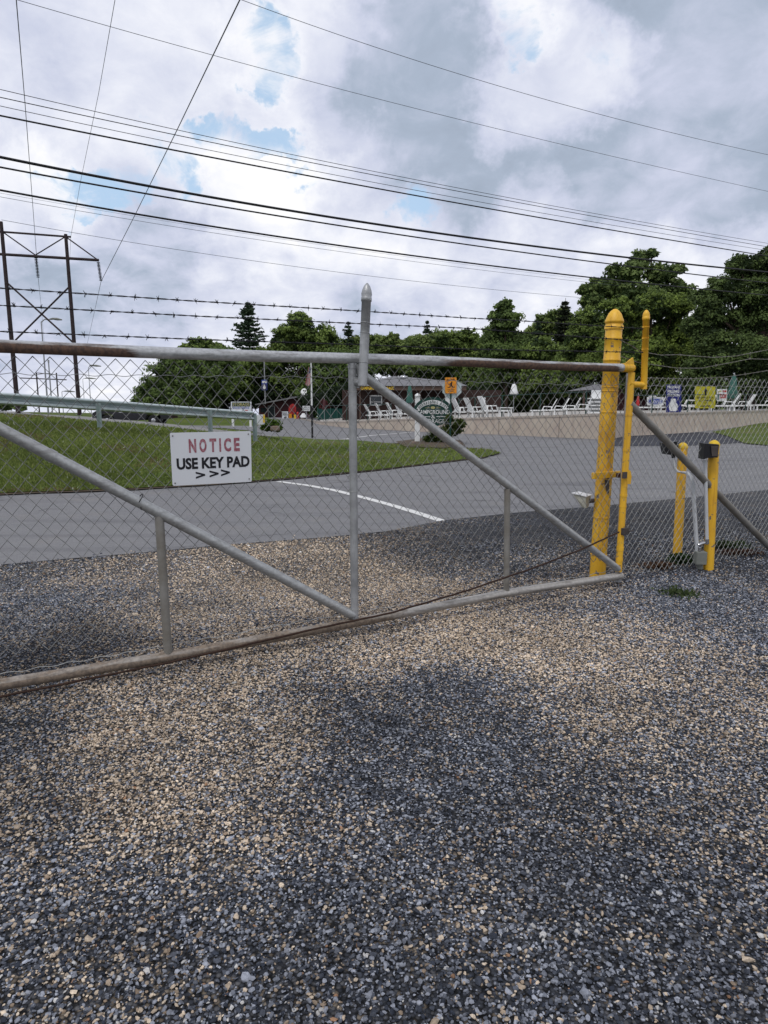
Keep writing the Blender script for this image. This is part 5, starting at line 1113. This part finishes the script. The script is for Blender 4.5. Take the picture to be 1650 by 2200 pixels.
# signs hung on the pool fence
def hung(x0, y0, x1, y1, name, lab, bm_): Y = deck((x0+x1)/2, .4).y-.06; q = pq(x0, y0, x1, y1, Y); return q, sign(q, name, lab, bm_, th=.01)
q, o = hung(1390, 853, 1426, 871, 'oval_sign', 'white board with a blue oval emblem on the pool fence', 'letter_white')
q.poly(ell(.5, .5, .46, .40), 'blue_light', o, .006, 'oval'); mb = MB(); E1 = [q.p(*p, .010) for p in ell(.5, .5, .43, .36)]; E2 = [q.p(*p, .010) for p in ell(.5, .5, .40, .31)]; mb.add(E1+E2, [(i, (i+1) % 28, 28+(i+1) % 28, 28+i) for i in range(28)]); mb.build('rim', 'letter_white', o); q.text('Ford', (.2, .28, .8, .74), 'letter_white', o, .010, 0, shear=.12)
q, o = hung(1431, 826, 1464, 887, 'propane_banner', 'tall dark blue banner with white lettering and a gas cylinder', 'blue_paint')
q.text('PROPANE', (.08, .86, .92, .95), 'letter_white', o, .006, .03); q.text('FILLING', (.10, .71, .86, .81), 'letter_white', o, .006, .04); q.text('STATION', (.08, .58, .86, .68), 'letter_white', o, .006, .04)
q.poly([(.30, .06), (.64, .06), (.72, .10), (.76, .2), (.74, .30), (.64, .37), (.62, .40), (.64, .47), (.60, .50), (.34, .50), (.30, .47), (.32, .40), (.28, .37), (.20, .30), (.18, .2), (.22, .10)], 'letter_white', o, .006, 'cylinder_picture')
q, o = hung(1493, 830, 1537, 877, 'yellow_sign', 'yellow board with black arrow and text on the pool fence', 'yellow_sign')
q.poly([(.47, .58), (.57, .58), (.57, .78), (.63, .78), (.52, .94), (.41, .78), (.47, .78)], 'letter_black', o, .006, 'arrow')
for i, (w, u0, u1) in enumerate((('SEE OFFICE FOR', .08, .92), ('ALL CAMPERS', .14, .86), ('TO', .40, .60), ('REGISTER', .26, .78))): q.text(w, (u0, .44-.13*i, u1, .53-.13*i), 'letter_black', o, .006, .02)
q, o = hung(1540, 836, 1562, 862, 'small_sign', 'small white sign with red lettering next to the yellow board', 'letter_white')
q.poly([(.08, .70), (.46, .78), (.46, .90), (.08, .84)], 'teal_gold', o, .006); q.poly([(.55, .74), (.94, .74), (.94, .90), (.55, .90)], 'red_paint', o, .006); q.text('ZOOM', (.24, .22, .94, .62), 'red_paint', o, .006, .06); q.poly([(.06, .1), (.18, .1), (.22, .6), (.06, .6)], 'green_cloth', o, .006)
# --------------------------------------------------------------- parked black car behind the guardrail
YC = 47; cz = gz(at(280, 905, YC).x, YC+.9); cx0 = at(197, 880, YC).x; carg = empty('parked_car', (cx0+2.6, YC+.9, cz), 'black pickup truck behind the guardrail, nose to the left', 'pickup truck')
def cp_(x, z): return Vector((cx0+x, YC, cz+z))
mb = MB(); side = [(0, .42), (.02, .85), (.25, 1.0), (1.45, 1.1), (1.5, 1.12), (5.3, 1.08), (5.35, .5), (4.75, .42), (4.7, .7), (4.4, .88), (4.0, .88), (3.7, .7), (3.65, .38), (1.5, .36), (1.45, .7), (1.15, .86), (.85, .86), (.55, .7), (.5, .42)]
bm = bmesh.new(); vv = [bm.verts.new(cp_(*p)) for p in side]; f_ = bm.faces.new(vv); r = bmesh.ops.extrude_face_region(bm, geom=[f_]); bmesh.ops.translate(bm, verts=[g for g in r['geom'] if isinstance(g, bmesh.types.BMVert)], vec=(0, 1.85, 0)); bmesh.ops.recalc_face_normals(bm, faces=bm.faces[:])
bm.verts.index_update(); mb.add([v.co.copy() for v in bm.verts], [[v.index for v in f.verts] for f in bm.faces]); bm.free(); mb.build('body', 'car_black', carg)
mb = MB(); lo = [(1.45, 1.1), (3.55, 1.1)]; hi = [(2.05, 1.52), (3.35, 1.52)]; vs = [cp_(*p)+Vector((0, yo, 0)) for yo in (.06, 1.79) for p in lo]+[cp_(*p)+Vector((0, yo, 0)) for yo in (.22, 1.63) for p in hi]
mb.add(vs, [(0, 1, 5, 4), (2, 6, 7, 3), (0, 4, 6, 2), (1, 3, 7, 5), (4, 5, 7, 6)]); cb = mb.build('cab', 'car_black', carg)
for a in ((1.75, 2.45, 1.15, 1.45), (2.55, 3.3, 1.15, 1.45)):
    mb = MB(); pz_ = [(a[0], a[2]), (a[1], a[2]), (min(a[1], 3.28), a[3]), (a[0]+.28 if a[0] < 2 else a[0], a[3])]; mb.add([cp_(*p)+Vector((0, .03+.38*(p[1]-1.1), 0)) for p in pz_], [(0, 1, 2, 3)]); mb.build('window', 'dark_glass', carg)
for x in (1.0, 4.2):
    for yo in (.02, 1.6):
        c_ = cp_(x, .37)+Vector((0, yo, 0)); mb = MB(); mb.lathe(c_, [(.30, 0), (.37, .03), (.37, .2), (.30, .24)], Vector((0, 1, 0)), 24); wh = mb.build('wheel', 'tyre', carg); mb = MB(); mb.lathe(c_-Vector((0, .005, 0)), [(.01, -.02), (.08, 0), (.22, .01), (.24, .03), (.24, .05)], Vector((0, 1, 0)), 16); mb.build('rim', 'chrome', wh)
mb = MB(); mb.box(cp_(-.03, .5)+Vector((0, .92, 0)), (.18, 1.8, .22), None, .03); mb.build('bumper', 'chrome', carg)
mb = MB(); mb.box(cp_(.0, .82)+Vector((0, .2, 0)), (.08, .3, .18)); mb.build('headlight', 'plastic_white', carg); mb = MB(); mb.box(cp_(0, .82)+Vector((0, 1.65, 0)), (.08, .3, .18)); mb.build('headlight', 'plastic_white', carg)
mb = MB(); mb.box(cp_(2.0, .92)+Vector((0, -.02, 0)), (.25, .03, .06)); mb.build('door_handle', 'chrome', carg)
# --------------------------------------------------------------- weeds in the gravel
def weed(px, py, w, h, n, c0, c1, lab, name='weed', hgt=.06):
    p0 = atz(px, py, 0); n_ = n; rx = w*p0.y/F; x = p0.x+RNG.normal(size=n_)*rx*.5; y = p0.y+RNG.normal(size=n_)*rx*h; z = RNG.random(n_)*hgt
    nr = unit(n_)+np.array([0, -.2, .6]); nr /= np.linalg.norm(nr, axis=1, keepdims=True); g = RNG.random((n_, 1))
    V, C_ = leafquads(np.column_stack([x, y, z+.012]), nr, .006+.008*RNG.random(n_), np.array(c0)*(1-g)+np.array(c1)*g, 2.2)
    o = npmesh(name, V, np.arange(len(V)).reshape(-1, 4), 'leaf', C_); tag(o, lab, 'weeds', None, 'stuff')
weed(1460, 1278, 42, .42, 230, (.03, .05, .018), (.08, .11, .04), 'patch of green weeds in gravel below the bollards', hgt=.02)
weed(1462, 1212, 24, .3, 500, (.012, .03, .008), (.04, .08, .02), 'green weeds at the foot of the rear yellow bollard', hgt=.09)
weed(1415, 1222, 34, .25, 260, (.05, .025, .015), (.16, .09, .05), 'dry reddish brown weeds between gate end and bollards', hgt=.05)
weed(1585, 1193, 50, .12, 350, (.04, .02, .015), (.13, .07, .045), 'dry reddish weeds along the fence base at right', hgt=.05)
weed(1555, 1180, 50, .12, 500, (.015, .03, .01), (.05, .08, .025), 'dark green weeds along the fence base right of the bollards', hgt=.08)
weed(400, 1040, 110, .1, 700, (.02, .05, .01), (.07, .12, .03), 'ragged taller grass tuft at the lawn edge by the notice sign', hgt=.12)
